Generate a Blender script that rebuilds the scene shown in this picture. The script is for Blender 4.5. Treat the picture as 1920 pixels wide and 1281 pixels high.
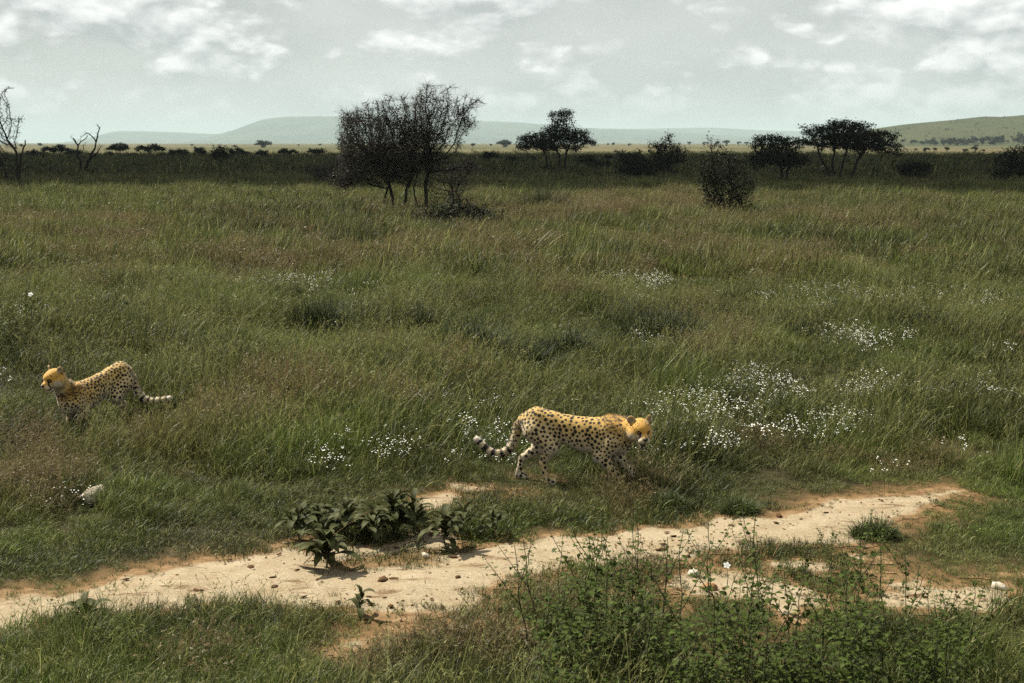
import bpy, math, random
import numpy as np
from mathutils import Vector, Matrix

# ------------------------------------------------------------------ clear
for o in list(bpy.data.objects):
    bpy.data.objects.remove(o)
scene = bpy.context.scene
COL = scene.collection
R = math.radians
rng = np.random.default_rng(7)
random.seed(7)

# ------------------------------------------------------------------ camera
CAM_H = 3.35
LENS = 50.0
FPX = 1920 * LENS / 36.0
HORIZON_V = 268.0
PITCH = math.atan((640.5 - HORIZON_V) / FPX)
cam_d = bpy.data.cameras.new("camera")
cam_d.lens = LENS
cam_d.sensor_width = 36.0
cam_d.clip_end = 90000
cam_d.clip_start = 0.1
cam_d.dof.use_dof = True
cam_d.dof.focus_distance = 14.3
cam_d.dof.aperture_fstop = 8.0
cam = bpy.data.objects.new("camera", cam_d)
COL.objects.link(cam)
cam.location = (0, 0, CAM_H)
cam.rotation_euler = (math.pi / 2 - PITCH, 0, 0)
scene.camera = cam

# ------------------------------------------------------------------ light
SUN_DIR = np.array([-0.54, 0.42, 0.80])          # from the ground to the sun
SUN_DIR = SUN_DIR / np.linalg.norm(SUN_DIR)
SUN_EL = math.asin(SUN_DIR[2])
SUN_AZ = math.atan2(SUN_DIR[0], SUN_DIR[1])

world = bpy.data.worlds.new("World")
scene.world = world
world.use_nodes = True
nt = world.node_tree
nt.nodes.clear()


def N(tree, t, **kw):
    n = tree.nodes.new(t)
    for k, v in kw.items():
        setattr(n, k, v)
    return n


def build_world():
    L = nt.links
    out = N(nt, 'ShaderNodeOutputWorld')
    bg = N(nt, 'ShaderNodeBackground')
    bg.inputs['Strength'].default_value = 0.043
    L.new(bg.outputs[0], out.inputs[0])
    sky = N(nt, 'ShaderNodeTexSky', sky_type='NISHITA')
    sky.sun_disc = False
    sky.sun_elevation = SUN_EL
    sky.sun_rotation = SUN_AZ
    sky.air_density = 1.2
    sky.dust_density = 3.0
    tc = N(nt, 'ShaderNodeTexCoord')
    mp = N(nt, 'ShaderNodeMapping')
    mp.inputs['Scale'].default_value = (1, 1, 2.0)
    mp.inputs['Location'].default_value = (3.37, 1.2, 0.61)
    L.new(tc.outputs['Generated'], mp.inputs['Vector'])

    def noise(scale, detail, rough, dist=0.0, off=None, lac=2.0):
        n = N(nt, 'ShaderNodeTexNoise')
        n.inputs['Scale'].default_value = scale
        n.inputs['Detail'].default_value = detail
        n.inputs['Roughness'].default_value = rough
        n.inputs['Distortion'].default_value = dist
        n.inputs['Lacunarity'].default_value = lac
        if off is None:
            L.new(mp.outputs[0], n.inputs['Vector'])
        else:
            m2 = N(nt, 'ShaderNodeVectorMath', operation='ADD')
            m2.inputs[1].default_value = off
            L.new(mp.outputs[0], m2.inputs[0])
            L.new(m2.outputs[0], n.inputs['Vector'])
        return n.outputs['Fac']

    def ramp(fac, stops):
        r = N(nt, 'ShaderNodeValToRGB')
        els = r.color_ramp.elements
        els[0].position, els[0].color = stops[0][0], (*stops[0][1], 1)
        els[1].position, els[1].color = stops[1][0], (*stops[1][1], 1)
        for p, c in stops[2:]:
            e = els.new(p)
            e.color = (*c, 1)
        L.new(fac, r.inputs['Fac'])
        return r.outputs['Color']

    def mix(f, a, b, mode='MIX'):
        m = N(nt, 'ShaderNodeMix', data_type='RGBA', blend_type=mode)
        if isinstance(f, float):
            m.inputs['Factor'].default_value = f
        else:
            L.new(f, m.inputs['Factor'])
        for s, v in ((6, a), (7, b)):
            if isinstance(v, tuple):
                m.inputs[s].default_value = (*v, 1)
            else:
                L.new(v, m.inputs[s])
        return m.outputs[2]
    # wide veil of stratus over the physical sky
    veil = ramp(noise(7, 4, 0.5), [(0.30, (5.0, 5.3, 5.2)), (0.70, (7.4, 7.65, 7.5))])
    base = mix(0.86, sky.outputs['Color'], veil)
    # heaped clouds: billows of rounded cells over broad cloud banks; lit tops and grey bases come from
    # comparing the density with that a little higher up
    def density(off):
        big = noise(5.0, 3, 0.5, 0.0, off)
        fine = noise(30, 7, 0.55, 0.0, off)

        def cells(scale):
            vo = N(nt, 'ShaderNodeTexVoronoi', feature='SMOOTH_F1')
            vo.inputs['Scale'].default_value = scale
            vo.inputs['Smoothness'].default_value = 0.35
            m2 = N(nt, 'ShaderNodeVectorMath', operation='ADD')
            m2.inputs[1].default_value = off
            L.new(mp.outputs[0], m2.inputs[0])
            w = N(nt, 'ShaderNodeVectorMath', operation='MULTIPLY_ADD')
            w.inputs[1].default_value = (0.05, 0.05, 0.05)
            nz = N(nt, 'ShaderNodeTexNoise')
            nz.inputs['Scale'].default_value = 26
            nz.inputs['Detail'].default_value = 4
            L.new(m2.outputs[0], nz.inputs['Vector'])
            L.new(nz.outputs['Color'], w.inputs[0])
            L.new(m2.outputs[0], w.inputs[2])
            L.new(w.outputs[0], vo.inputs['Vector'])
            return vo.outputs['Distance']

        def madd(a_, k, b_):
            n = N(nt, 'ShaderNodeMath', operation='MULTIPLY_ADD')
            n.inputs[1].default_value = k
            L.new(a_, n.inputs[0])
            if isinstance(b_, float):
                n.inputs[2].default_value = b_
            else:
                L.new(b_, n.inputs[2])
            return n.outputs[0]
        d = madd(big, 1.0, 0.0)
        d = madd(cells(15), -0.30, d)
        d = madd(cells(36), -0.16, d)
        d = madd(cells(80), -0.08, d)
        d = madd(fine, 0.24, d)
        return d
    m = density((0.0, 0.0, 0.0))
    m_up = density((-0.004, 0.0, 0.016))
    mask = ramp(m, [(0.27, (0, 0, 0)), (0.40, (1, 1, 1))])
    dif = N(nt, 'ShaderNodeMath', operation='SUBTRACT')
    L.new(m, dif.inputs[0])
    L.new(m_up, dif.inputs[1])
    sc_ = N(nt, 'ShaderNodeMath', operation='MULTIPLY_ADD')
    sc_.inputs[1].default_value = 3.2
    sc_.inputs[2].default_value = 0.5
    sc_.use_clamp = True
    L.new(dif.outputs[0], sc_.inputs[0])
    ccol = ramp(sc_.outputs[0], [(0.12, (5.0, 5.3, 5.25)), (0.88, (10.8, 10.8, 10.6))])
    # the clouds thin out into the bright air over the horizon
    sep = N(nt, 'ShaderNodeSeparateXYZ')
    L.new(tc.outputs['Generated'], sep.inputs[0])
    el = N(nt, 'ShaderNodeMapRange')
    el.inputs['From Min'].default_value = 0.0
    el.inputs['From Max'].default_value = 0.055
    L.new(sep.outputs['Z'], el.inputs['Value'])
    mm = N(nt, 'ShaderNodeMath', operation='MULTIPLY')
    mk = N(nt, 'ShaderNodeRGBToBW')
    L.new(mask, mk.inputs[0])
    L.new(mk.outputs[0], mm.inputs[0])
    L.new(el.outputs[0], mm.inputs[1])
    m85 = N(nt, 'ShaderNodeMath', operation='MULTIPLY')
    m85.inputs[1].default_value = 0.95
    L.new(mm.outputs[0], m85.inputs[0])
    col = mix(m85.outputs[0], base, ccol)
    L.new(col, bg.inputs['Color'])


build_world()
world.cycles.sampling_method = 'NONE'      # an almost even sky: no need to aim rays at it

sun_d = bpy.data.lights.new("sun", 'SUN')
sun_d.energy = 5.0
sun_d.angle = R(0.53)
sun_d.color = (1.0, 0.93, 0.80)
sun = bpy.data.objects.new("sun", sun_d)
COL.objects.link(sun)
sun.rotation_euler = Vector(SUN_DIR).to_track_quat('Z', 'Y').to_euler()
sun.location = (-60, 30, 90)

scene.view_settings.view_transform = 'Standard'
scene.view_settings.look = 'None'
scene.view_settings.gamma = 1.0
scene.view_settings.exposure = 1.25
scene.view_settings.use_curve_mapping = False
cy = scene.cycles
cy.max_bounces = 3
cy.use_light_tree = False
cy.adaptive_threshold = 0.015
cy.diffuse_bounces = 2
cy.glossy_bounces = 1
cy.transmission_bounces = 3
cy.volume_bounces = 0
cy.transparent_max_bounces = 4
cy.use_denoising = False          # keeps single grass blades crisp; what is left reads as film grain
cy.caustics_reflective = False
cy.caustics_refractive = False

# ------------------------------------------------------------------ geometry helpers
cp, sp = math.cos(PITCH), math.sin(PITCH)


def ray(u, v):
    a = (np.asarray(u, float) - 960) / FPX
    b = (640.5 - np.asarray(v, float)) / FPX
    return np.stack([a, sp * b + cp, cp * b - sp], -1)


def gp(u, v, z=0.0):
    """ground point that the photograph shows at (u, v)"""
    d = ray(u, v)
    t = (CAM_H - z) / (-d[..., 2])
    p = d * t[..., None] if d.ndim > 1 else d * t
    return p + np.array([0, 0, CAM_H])


def at(u, v, y):
    d = ray(u, v)
    p = d * (y / d[..., 1])[..., None] if d.ndim > 1 else d * (y / d[1])
    return p + np.array([0, 0, CAM_H])


_tab = np.random.default_rng(99).random((256, 256)).astype(np.float32)


def vnoise(x, y, seed=0):
    x = np.asarray(x, float) + seed * 17.31
    y = np.asarray(y, float) + seed * 9.77
    xi, yi = np.floor(x).astype(int), np.floor(y).astype(int)
    fx, fy = x - xi, y - yi
    fx = fx * fx * (3 - 2 * fx)
    fy = fy * fy * (3 - 2 * fy)
    a = _tab[xi & 255, yi & 255]
    b = _tab[(xi + 1) & 255, yi & 255]
    c = _tab[xi & 255, (yi + 1) & 255]
    d = _tab[(xi + 1) & 255, (yi + 1) & 255]
    return (a * (1 - fx) + b * fx) * (1 - fy) + (c * (1 - fx) + d * fx) * fy


def fbm(x, y, oct=4, seed=0):
    s, a, t = 0, 1.0, 0
    for i in range(oct):
        s = s + a * vnoise(x * 2 ** i, y * 2 ** i, seed + i * 3)
        t += a
        a *= 0.5
    return s / t


def sstep(a, b, x):
    t = np.clip((x - a) / (b - a), 0, 1)
    return t * t * (3 - 2 * t)


def gz(x, y):
    """height of the ground"""
    x = np.asarray(x, float)
    y = np.asarray(y, float)
    k = sstep(15, 24, y) * (1 - sstep(150, 400, y))
    return k * ((fbm(x / 7.0, y / 9.0, 2, 5) - 0.5) * 0.34)


def mesh(name, V, F, mat=None, smooth=False, attrs=None, link=True, parent=None, fmat=None):
    """V (n,3); F a list of index arrays, each (m,k)"""
    me = bpy.data.meshes.new(name)
    V = np.asarray(V, np.float32)
    if not isinstance(F, list):
        F = [F]
    F = [np.asarray(f, np.int32) for f in F if len(f)]
    me.vertices.add(len(V))
    me.vertices.foreach_set('co', V.ravel())
    if F:
        flat = np.concatenate([f.ravel() for f in F])
        tot = np.concatenate([np.full(len(f), f.shape[1], np.int32) for f in F])
        st = np.concatenate([[0], np.cumsum(tot)[:-1]]).astype(np.int32)
        me.loops.add(len(flat))
        me.loops.foreach_set('vertex_index', flat)
        me.polygons.add(len(tot))
        me.polygons.foreach_set('loop_start', st)
        me.polygons.foreach_set('loop_total', tot)
        if smooth:
            me.polygons.foreach_set('use_smooth', np.ones(len(tot), bool))
    for k, a in (attrs or {}).items():
        a = np.asarray(a, np.float32)
        if a.ndim == 1:
            at_ = me.attributes.new(k, 'FLOAT', 'POINT')
            at_.data.foreach_set('value', a)
        elif a.shape[1] == 3:
            at_ = me.attributes.new(k, 'FLOAT_VECTOR', 'POINT')
            at_.data.foreach_set('vector', a.ravel())
    me.update(calc_edges=True)
    if mat:
        me.materials.append(mat)
    o = bpy.data.objects.new(name, me)
    if link:
        COL.objects.link(o)
    if parent:
        o.parent = parent
    return o


def tag(o, label=None, cat=None, group=None, kind=None):
    if label:
        o['label'] = label
    if cat:
        o['category'] = cat
    if group:
        o['group'] = group
    if kind:
        o['kind'] = kind
    return o


def empty(name, loc, rz=0.0):
    o = bpy.data.objects.new(name, None)
    o.empty_display_size = 0.2
    COL.objects.link(o)
    o.location = Vector([float(c) for c in loc])
    o.rotation_euler = (0, 0, rz)
    return o


def copy_tree(o, parent=None):
    c = o.copy()
    COL.objects.link(c)
    c.parent = parent
    for ch in list(o.children):
        copy_tree(ch, c)
    return c


class MB:
    """collects verts, faces and one float/vec attribute set"""

    def __init__(s):
        s.v, s.f, s.n, s.at = [], {}, 0, {}

    def add(s, V, F, **attrs):
        V = np.asarray(V, float)
        for f in F:
            f = np.asarray(f, int)
            if len(f):
                s.f.setdefault(f.shape[1], []).append(f + s.n)
        s.v.append(V)
        for k, a in attrs.items():
            s.at.setdefault(k, []).append(np.asarray(a, float))
        s.n += len(V)

    def build(s, name, mat, parent=None, smooth=False, link=True):
        V = np.concatenate(s.v)
        F = [np.concatenate(x) for x in s.f.values()]
        return mesh(name, V, F, mat, smooth, {k: np.concatenate(a) for k, a in s.at.items()}, link, parent)


# ------------------------------------------------------------------ materials
def material(name):
    m = bpy.data.materials.new(name)
    m.use_nodes = True
    t = m.node_tree
    t.nodes.clear()
    out = N(t, 'ShaderNodeOutputMaterial')
    return m, t, out


def mixc(t, f, a, b, mode='MIX'):
    m = N(t, 'ShaderNodeMix', data_type='RGBA', blend_type=mode)
    if isinstance(f, (int, float)):
        m.inputs['Factor'].default_value = f
    else:
        t.links.new(f, m.inputs['Factor'])
    for s, v in ((6, a), (7, b)):
        if isinstance(v, tuple):
            m.inputs[s].default_value = (*v, 1)
        else:
            t.links.new(v, m.inputs[s])
    return m.outputs[2]


def tnoise(t, scale, detail=4, rough=0.55, coord='Object', dist=0.0, sc3=None):
    tc = N(t, 'ShaderNodeTexCoord')
    n = N(t, 'ShaderNodeTexNoise')
    n.inputs['Scale'].default_value = scale
    n.inputs['Detail'].default_value = detail
    n.inputs['Roughness'].default_value = rough
    n.inputs['Distortion'].default_value = dist
    src = tc.outputs[coord]
    if sc3:
        mp = N(t, 'ShaderNodeMapping')
        mp.inputs['Scale'].default_value = sc3
        t.links.new(src, mp.inputs['Vector'])
        src = mp.outputs[0]
    t.links.new(src, n.inputs['Vector'])
    return n.outputs['Fac']


def tramp(t, fac, lo, hi, c0=(0, 0, 0), c1=(1, 1, 1)):
    r = N(t, 'ShaderNodeValToRGB')
    e = r.color_ramp.elements
    e[0].position, e[0].color = lo, (*c0, 1)
    e[1].position, e[1].color = hi, (*c1, 1)
    t.links.new(fac, r.inputs['Fac'])
    return r.outputs['Color']


def tattr(t, name, typ='GEOMETRY'):
    a = N(t, 'ShaderNodeAttribute')
    a.attribute_name = name
    a.attribute_type = typ
    return a


def principled(t, out, color, rough=0.8, spec=0.2, bump=None, bump_str=0.3, bump_dist=0.02):
    b = N(t, 'ShaderNodeBsdfPrincipled')
    if isinstance(color, tuple):
        b.inputs['Base Color'].default_value = (*color, 1)
    else:
        t.links.new(color, b.inputs['Base Color'])
    b.inputs['Roughness'].default_value = rough
    b.inputs['Specular IOR Level'].default_value = spec
    if bump is not None:
        bn = N(t, 'ShaderNodeBump')
        bn.inputs['Strength'].default_value = bump_str
        bn.inputs['Distance'].default_value = bump_dist
        t.links.new(bump, bn.inputs['Height'])
        t.links.new(bn.outputs[0], b.inputs['Normal'])
    t.links.new(b.outputs[0], out.inputs['Surface'])
    return b


def leafy(t, out, color, trans=0.3, rough=0.5, spec=0.25):
    """two-sided thin plant tissue: glossy-diffuse front with some light passing through"""
    b = N(t, 'ShaderNodeBsdfPrincipled')
    t.links.new(color, b.inputs['Base Color'])
    b.inputs['Roughness'].default_value = rough
    b.inputs['Specular IOR Level'].default_value = spec
    tr = N(t, 'ShaderNodeBsdfTranslucent')
    t.links.new(color, tr.inputs['Color'])
    mx = N(t, 'ShaderNodeMixShader')
    mx.inputs[0].default_value = trans
    t.links.new(b.outputs[0], mx.inputs[1])
    t.links.new(tr.outputs[0], mx.inputs[2])
    t.links.new(mx.outputs[0], out.inputs['Surface'])


def mat_grass(name, seed_col):
    m, t, out = material(name)
    tint = tattr(t, 'tint', 'INSTANCER').outputs['Color']
    bv = tattr(t, 'bv').outputs['Fac']          # brightness of the single blade
    dry = tattr(t, 'dry').outputs['Fac']        # how straw-like the single blade is
    c = mixc(t, dry, tint, seed_col)
    v = N(t, 'ShaderNodeVectorMath', operation='SCALE')
    t.links.new(c, v.inputs[0])
    t.links.new(bv, v.inputs['Scale'])
    leafy(t, out, v.outputs[0], 0.32, 0.45, 0.13)
    return m


M = {}
M['grass'] = mat_grass('grass_blades', (0.185, 0.185, 0.066))
M['wisp'] = mat_grass('wispy_grass', (0.150, 0.118, 0.058))


def mat_plain(name, color, var=0.35, scale=4.0, rough=0.85, spec=0.15, bump=0.0, bscale=30):
    m, t, out = material(name)
    n = tnoise(t, scale)
    lo = tuple(c * (1 - var) for c in color)
    hi = tuple(min(1, c * (1 + var)) for c in color)
    c = tramp(t, n, 0.3, 0.7, lo, hi)
    b = tnoise(t, bscale) if bump else None
    principled(t, out, c, rough, spec, b, bump, 0.02)
    return m


def mat_leaf(name, color, var=0.35, scale=9.0, trans=0.25, rough=0.5, spec=0.25):
    m, t, out = material(name)
    n = tnoise(t, scale, 2)
    lo = tuple(c * (1 - var) for c in color)
    hi = tuple(min(1, c * (1 + var)) for c in color)
    leafy(t, out, tramp(t, n, 0.3, 0.7, lo, hi), trans, rough, spec)
    return m


M['bark'] = mat_plain('thorn_bark', (0.016, 0.013, 0.011), 0.4, 3.0, 0.9, 0.1, 0.6, 12)
M['bark_dead'] = mat_plain('dead_bark', (0.012, 0.010, 0.009), 0.4, 3.0, 0.9, 0.1, 0.6, 12)
M['twig'] = mat_plain('grey_twigs', (0.026, 0.022, 0.018), 0.4, 2.0, 0.9, 0.1)
M['acacia_leaf'] = mat_leaf('acacia_leaf', (0.011, 0.014, 0.006), 0.4, 0.8, 0.12, 0.6, 0.08)
M['thorn_leaf'] = mat_leaf('thorn_leaf', (0.030, 0.027, 0.018), 0.5, 1.0, 0.15, 0.6, 0.12)
M['far_leaf'] = mat_leaf('far_leaf', (0.012, 0.016, 0.009), 0.35, 0.5, 0.1, 0.7, 0.08)
M['herb_leaf'] = mat_leaf('herb_leaf', (0.040, 0.058, 0.011), 0.55, 14.0, 0.25, 0.6, 0.06)
M['herb_stem'] = mat_plain('herb_stem', (0.07, 0.075, 0.035), 0.3)
M['broad_leaf'] = mat_leaf('broad_leaf', (0.040, 0.044, 0.015), 0.4, 9.0, 0.12, 0.6, 0.06)
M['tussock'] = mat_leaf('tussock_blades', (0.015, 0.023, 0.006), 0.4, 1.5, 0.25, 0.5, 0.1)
M['petal'] = mat_plain('white_petal', (0.62, 0.62, 0.58), 0.08)
# ------------------------------------------------------------------ the track's outline
TRACK_UP = [(-420, 1225), (-200, 1172), (0, 1124), (60, 1114), (140, 1116), (220, 1097), (320, 1072), (430, 1050), (500, 1034), (545, 1030), (590, 1044),
            (640, 1066), (700, 1062), (790, 1053), (850, 1046), (900, 1034), (960, 1026), (1100, 1008),
            (1200, 1000), (1290, 988), (1330, 974), (1440, 966), (1560, 948), (1700, 932), (1790, 920)]
TRACK_LO = [(1800, 924), (1750, 936), (1700, 962), (1640, 988), (1600, 1012), (1560, 1020), (1450, 1022), (1330, 1040), (1200, 1062),
            (1050, 1068), (960, 1085), (900, 1110), (850, 1150), (780, 1165), (690, 1152), (600, 1144), (500, 1138), (330, 1136),
            (200, 1150), (80, 1166), (0, 1188), (-200, 1260), (-420, 1330)]
TRACK = np.array(TRACK_UP + TRACK_LO, float)
TRACK_W = gp(TRACK[:, 0], TRACK[:, 1])[:, :2]
PATCH_PX = [(830, 945, 50, 14), (905, 912, 40, 9), (640, 1030, 40, 12), (760, 1020, 40, 10), (1340, 1095, 110, 24), (800, 1190, 110, 13), (1800, 1118, 110, 16), (1540, 1060, 50, 14), (1470, 1125, 60, 14)]


def poly_sd(px, py, P):
    """signed distance to a polygon, negative inside"""
    d = np.full(px.shape, 1e9)
    ins = np.zeros(px.shape, bool)
    n = len(P)
    for i in range(n):
        a, b = P[i], P[(i + 1) % n]
        e = b - a
        wx, wy = px - a[0], py - a[1]
        t = np.clip((wx * e[0] + wy * e[1]) / (e @ e + 1e-12), 0, 1)
        d = np.minimum(d, (wx - e[0] * t) ** 2 + (wy - e[1] * t) ** 2)
        c = ((a[1] <= py) != (b[1] <= py))
        xs = a[0] + (py - a[1]) * (e[0] / (e[1] if abs(e[1]) > 1e-9 else 1e-9))
        ins ^= c & (px < xs)
    d = np.sqrt(d)
    return np.where(ins, -d, d)


_patch_w = []
for (u, v, ru, rv) in PATCH_PX:
    c = gp(u, v)
    _patch_w.append((c[0], c[1], ru * c[1] / FPX, abs(gp(u, v - rv)[1] - c[1])))


def track_sd(x, y):
    """distance in metres to bare earth: the track, and the worn patches beside it"""
    d = poly_sd(x, y, TRACK_W)
    wob = (fbm(x * 2.2, y * 2.2, 4, 21) - 0.5) * 0.55
    d = d + wob
    for (cx, cy_, rx, ry) in _patch_w:
        q = (np.hypot((x - cx) / rx, (y - cy_) / ry) - 1) * min(rx, ry)
        d = np.minimum(d, q * 0.8 + 0.02 + wob * 1.6)
    return d


# ------------------------------------------------------------------ ground
def build_ground():
    ys = np.concatenate([np.linspace(-60, 6, 14), np.arange(7, 110, 0.4), 110 * np.geomspace(1.01, 290, 130)])
    t = np.linspace(-1, 1, 261)
    s = np.sign(t) * np.abs(t) ** 1.7
    X = s[None, :] * (60 + 1.1 * np.abs(ys))[:, None]
    Y = np.repeat(ys[:, None], len(t), 1)
    Z = gz(X, Y)
    V = np.stack([X, Y, Z], -1).reshape(-1, 3)
    nr, nc = Y.shape
    i = np.arange(nr * nc).reshape(nr, nc)
    F = np.stack([i[:-1, :-1], i[:-1, 1:], i[1:, 1:], i[1:, :-1]], -1).reshape(-1, 4)
    x, y = V[:, 0], V[:, 1]
    # colour of the soil and of the dry sward too far away to be built blade by blade
    soil = np.array([0.16, 0.10, 0.047])
    thatch = np.array([0.032, 0.029, 0.014])
    dry = np.array([0.10, 0.086, 0.045])
    green = np.array([0.05, 0.058, 0.024])
    kn = sstep(0.8, 0.1, track_sd(x, y) + 0.25 * fbm(x, y, 3, 3)) * (y < 22)
    c = thatch + (soil - thatch) * kn[:, None]
    far = sstep(240, 420, y)[:, None]
    g = sstep(0.42, 0.6, fbm(x / 90, y / 240, 4, 8))[:, None]
    bands = sstep(0.35, 0.65, fbm(x / 900, y / 160, 3, 18))[:, None]
    fc = dry + (green - dry) * (0.55 * g + 0.35 * bands)
    fc = fc * (0.75 + 0.5 * fbm(x / 14, y / 40, 4, 4))[:, None]
    c = c + (fc - c) * far
    m, tr, out = material('soil_and_sward')
    col = tattr(tr, 'gcol').outputs['Vector']
    n = tnoise(tr, 6.0, 8, 0.65)
    k = tramp(tr, n, 0.25, 0.75, (0.55, 0.55, 0.55), (1.35, 1.3, 1.25))
    c2 = mixc(tr, 1.0, col, k, 'MULTIPLY')
    principled(tr, out, c2, 0.95, 0.05, tnoise(tr, 14, 8, 0.7), 0.6, 0.04)
    o = mesh('ground', V, F, m, True, {'gcol': c})
    tag(o, 'grassy savanna plain of sandy soil reaching to the hills', kind='structure')


build_ground()


def build_track():
    st = 0.04
    x0, x1, y0, y1 = -7.5, 7.0, 8.6, 14.6
    gx, gy = np.arange(x0, x1, st), np.arange(y0, y1, st)
    X, Y = np.meshgrid(gx, gy)
    d = track_sd(X.ravel(), Y.ravel()).reshape(X.shape)
    inside = sstep(0.10, -0.9, d)
    rut = np.exp(-((d + 0.45) / 0.22) ** 2)
    Z = 0.006 + inside * (0.006 + 0.045 * fbm(X * 2.2, Y * 2.2, 4, 31) + 0.02 * fbm(X * 7, Y * 7, 3, 32) - 0.012 * rut)
    keep = d < 0.16
    i = np.arange(X.size).reshape(X.shape)
    q = np.stack([i[:-1, :-1], i[:-1, 1:], i[1:, 1:], i[1:, :-1]], -1)
    kq = keep[:-1, :-1] & keep[:-1, 1:] & keep[1:, 1:] & keep[1:, :-1]
    F = q[kq]
    used = np.unique(F)
    re = np.full(X.size, -1)
    re[used] = np.arange(len(used))
    V = np.stack([X.ravel(), Y.ravel(), Z.ravel()], -1)[used]
    m, t, out = material('sand')
    e = tattr(t, 'core').outputs['Fac']
    n = tnoise(t, 3.5, 9, 0.68)
    pale = tramp(t, n, 0.30, 0.66, (0.225, 0.172, 0.104), (0.32, 0.268, 0.185))
    fine = tnoise(t, 55, 5, 0.7)
    pale = mixc(t, 1.0, pale, tramp(t, fine, 0.3, 0.65, (0.72, 0.70, 0.66), (1.1, 1.1, 1.1)), 'MULTIPLY')
    n2 = tnoise(t, 7.0, 7, 0.7)
    edge = tramp(t, n2, 0.35, 0.65, (0.115, 0.07, 0.033), (0.225, 0.145, 0.072))
    add = N(t, 'ShaderNodeMath', operation='MULTIPLY_ADD')
    add.inputs[1].default_value = 0.9
    add.use_clamp = True
    t.links.new(tnoise(t, 5.0, 6, 0.65), add.inputs[0])
    sub = N(t, 'ShaderNodeMath', operation='SUBTRACT')
    sub.inputs[1].default_value = 0.45
    t.links.new(e, sub.inputs[0])
    t.links.new(sub.outputs[0], add.inputs[2])
    f = tramp(t, add.outputs[0], 0.25, 0.62)
    col = mixc(t, f, edge, pale)
    # dark crusted flakes and dry litter trodden into the sand
    sp_ = tramp(t, tnoise(t, 4.0, 8, 0.75, sc3=(0.55, 1.6, 1.0)), 0.565, 0.62)
    spf = N(t, 'ShaderNodeMath', operation='MULTIPLY')
    spf.inputs[1].default_value = 0.75
    t.links.new(sp_, spf.inputs[0])
    col = mixc(t, spf.outputs[0], col, (0.10, 0.055, 0.025))
    principled(t, out, col, 0.95, 0.1, tnoise(t, 18, 9, 0.75), 0.7, 0.03)
    o = mesh('dirt_track', V, re[F], m, True, {'core': sstep(0.14, -0.16, d).ravel()[used]})
    tag(o, 'pale sandy track worn across the grass', kind='structure')


build_track()


# ------------------------------------------------------------------ hills
def interp_profile(P, u):
    P = np.array(P, float)
    return np.interp(u, P[:, 0], P[:, 1])


def build_hill(name, prof, dist, front, back, color, seed, label, rough=1.0, power=1.3, ncol=260):
    us = np.linspace(prof[0][0], prof[-1][0], ncol)
    vs = interp_profile(prof, us)
    k = np.ones(9) / 9
    vs = np.convolve(np.pad(vs, 4, 'edge'), k, 'valid')
    ridge = at(us, vs, np.full(us.shape, float(dist)))
    ts = np.linspace(0, 1, 26)
    rows = []
    for t in ts:
        y = dist - front * (1 - t)
        x = ridge[:, 0] * (y / dist) ** 0.5
        gul = (fbm(x / (front * 0.16) + t * 1.2, np.full_like(x, t * 3), 4, seed) - 0.5)
        z = ridge[:, 2] * np.clip(t ** power + gul * 0.34 * np.sin(math.pi * t) * rough, 0, 1.02)
        z = z + (fbm(x / 32, np.full_like(x, t * 40.0), 2, seed + 3) - 0.5) * 6.0 * rough * (t > 0)
        rows.append(np.stack([x, np.full_like(x, y), np.where(t > 0, z, -2)], -1))
    for t in np.linspace(0, 1, 6)[1:]:
        y = dist + back * t
        x = ridge[:, 0]
        z = ridge[:, 2] * (1 - t ** 2)
        rows.append(np.stack([x, np.full_like(x, y), z - 2 * (t == 1)], -1))
    A = np.array(rows)
    nr, nc = A.shape[:2]
    i = np.arange(nr * nc).reshape(nr, nc)
    F = np.stack([i[:-1, :-1], i[:-1, 1:], i[1:, 1:], i[1:, :-1]], -1).reshape(-1, 4)
    m, t_, out = material(name + '_slope')
    n = tnoise(t_, 0.02, 8, 0.7)
    c = tramp(t_, n, 0.3, 0.7, tuple(a * 0.6 for a in color), tuple(a * 1.4 for a in color))
    n2 = tnoise(t_, 0.0024, 5, 0.6)
    c = mixc(t_, tramp(t_, n2, 0.4, 0.65), c, tuple(a * b for a, b in zip(color, (1.7, 1.5, 1.35))))
    principled(t_, out, c, 0.95, 0.05)
    o = mesh(name, A.reshape(-1, 3), F, m, True)
    tag(o, label, kind='structure')
    return A


HILL_MESA = build_hill('mesa', [(380, 268), (420, 250), (445, 244), (468, 233), (497, 222), (540, 219), (620, 218), (700, 220), (860, 226), (960, 229),
                    (1030, 234), (1090, 240), (1160, 242), (1240, 246), (1330, 252), (1440, 258), (1560, 268)], 12000, 2300, 1800,
           (0.035, 0.048, 0.035), 41, 'long flat-topped blue hill behind the bare thorn tree', 1.0, 0.8)
build_hill('low_ridge', [(150, 268), (185, 256), (200, 249), (220, 246), (260, 246), (330, 248), (385, 251), (440, 251), (520, 255), (600, 268)],
           13600, 1800, 1800, (0.035, 0.048, 0.035), 42, 'low flat blue ridge left of the mesa', 0.8, 0.8)
build_hill('far_ridge', [(1000, 268), (1080, 244), (1160, 242), (1240, 241), (1330, 239), (1420, 244), (1500, 246), (1600, 249), (1720, 254),
                         (1900, 258), (2100, 262), (2400, 268)], 15400, 2300, 1800, (0.035, 0.048, 0.035), 43, 'faint blue ridge between the mesa and the green hill', 0.8, 0.8)
HILL_GREEN = build_hill('green_hill', [(1560, 268), (1640, 258), (1670, 244), (1700, 237), (1740, 230), (1800, 224), (1860, 219), (1920, 216), (2000, 212),
                          (2120, 210), (2300, 214), (2500, 224), (2800, 268)], 2000, 750, 700, (0.030, 0.037, 0.018), 44,
           'rounded green hill dotted with bushes on the right', 0.55, 1.5)


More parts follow.
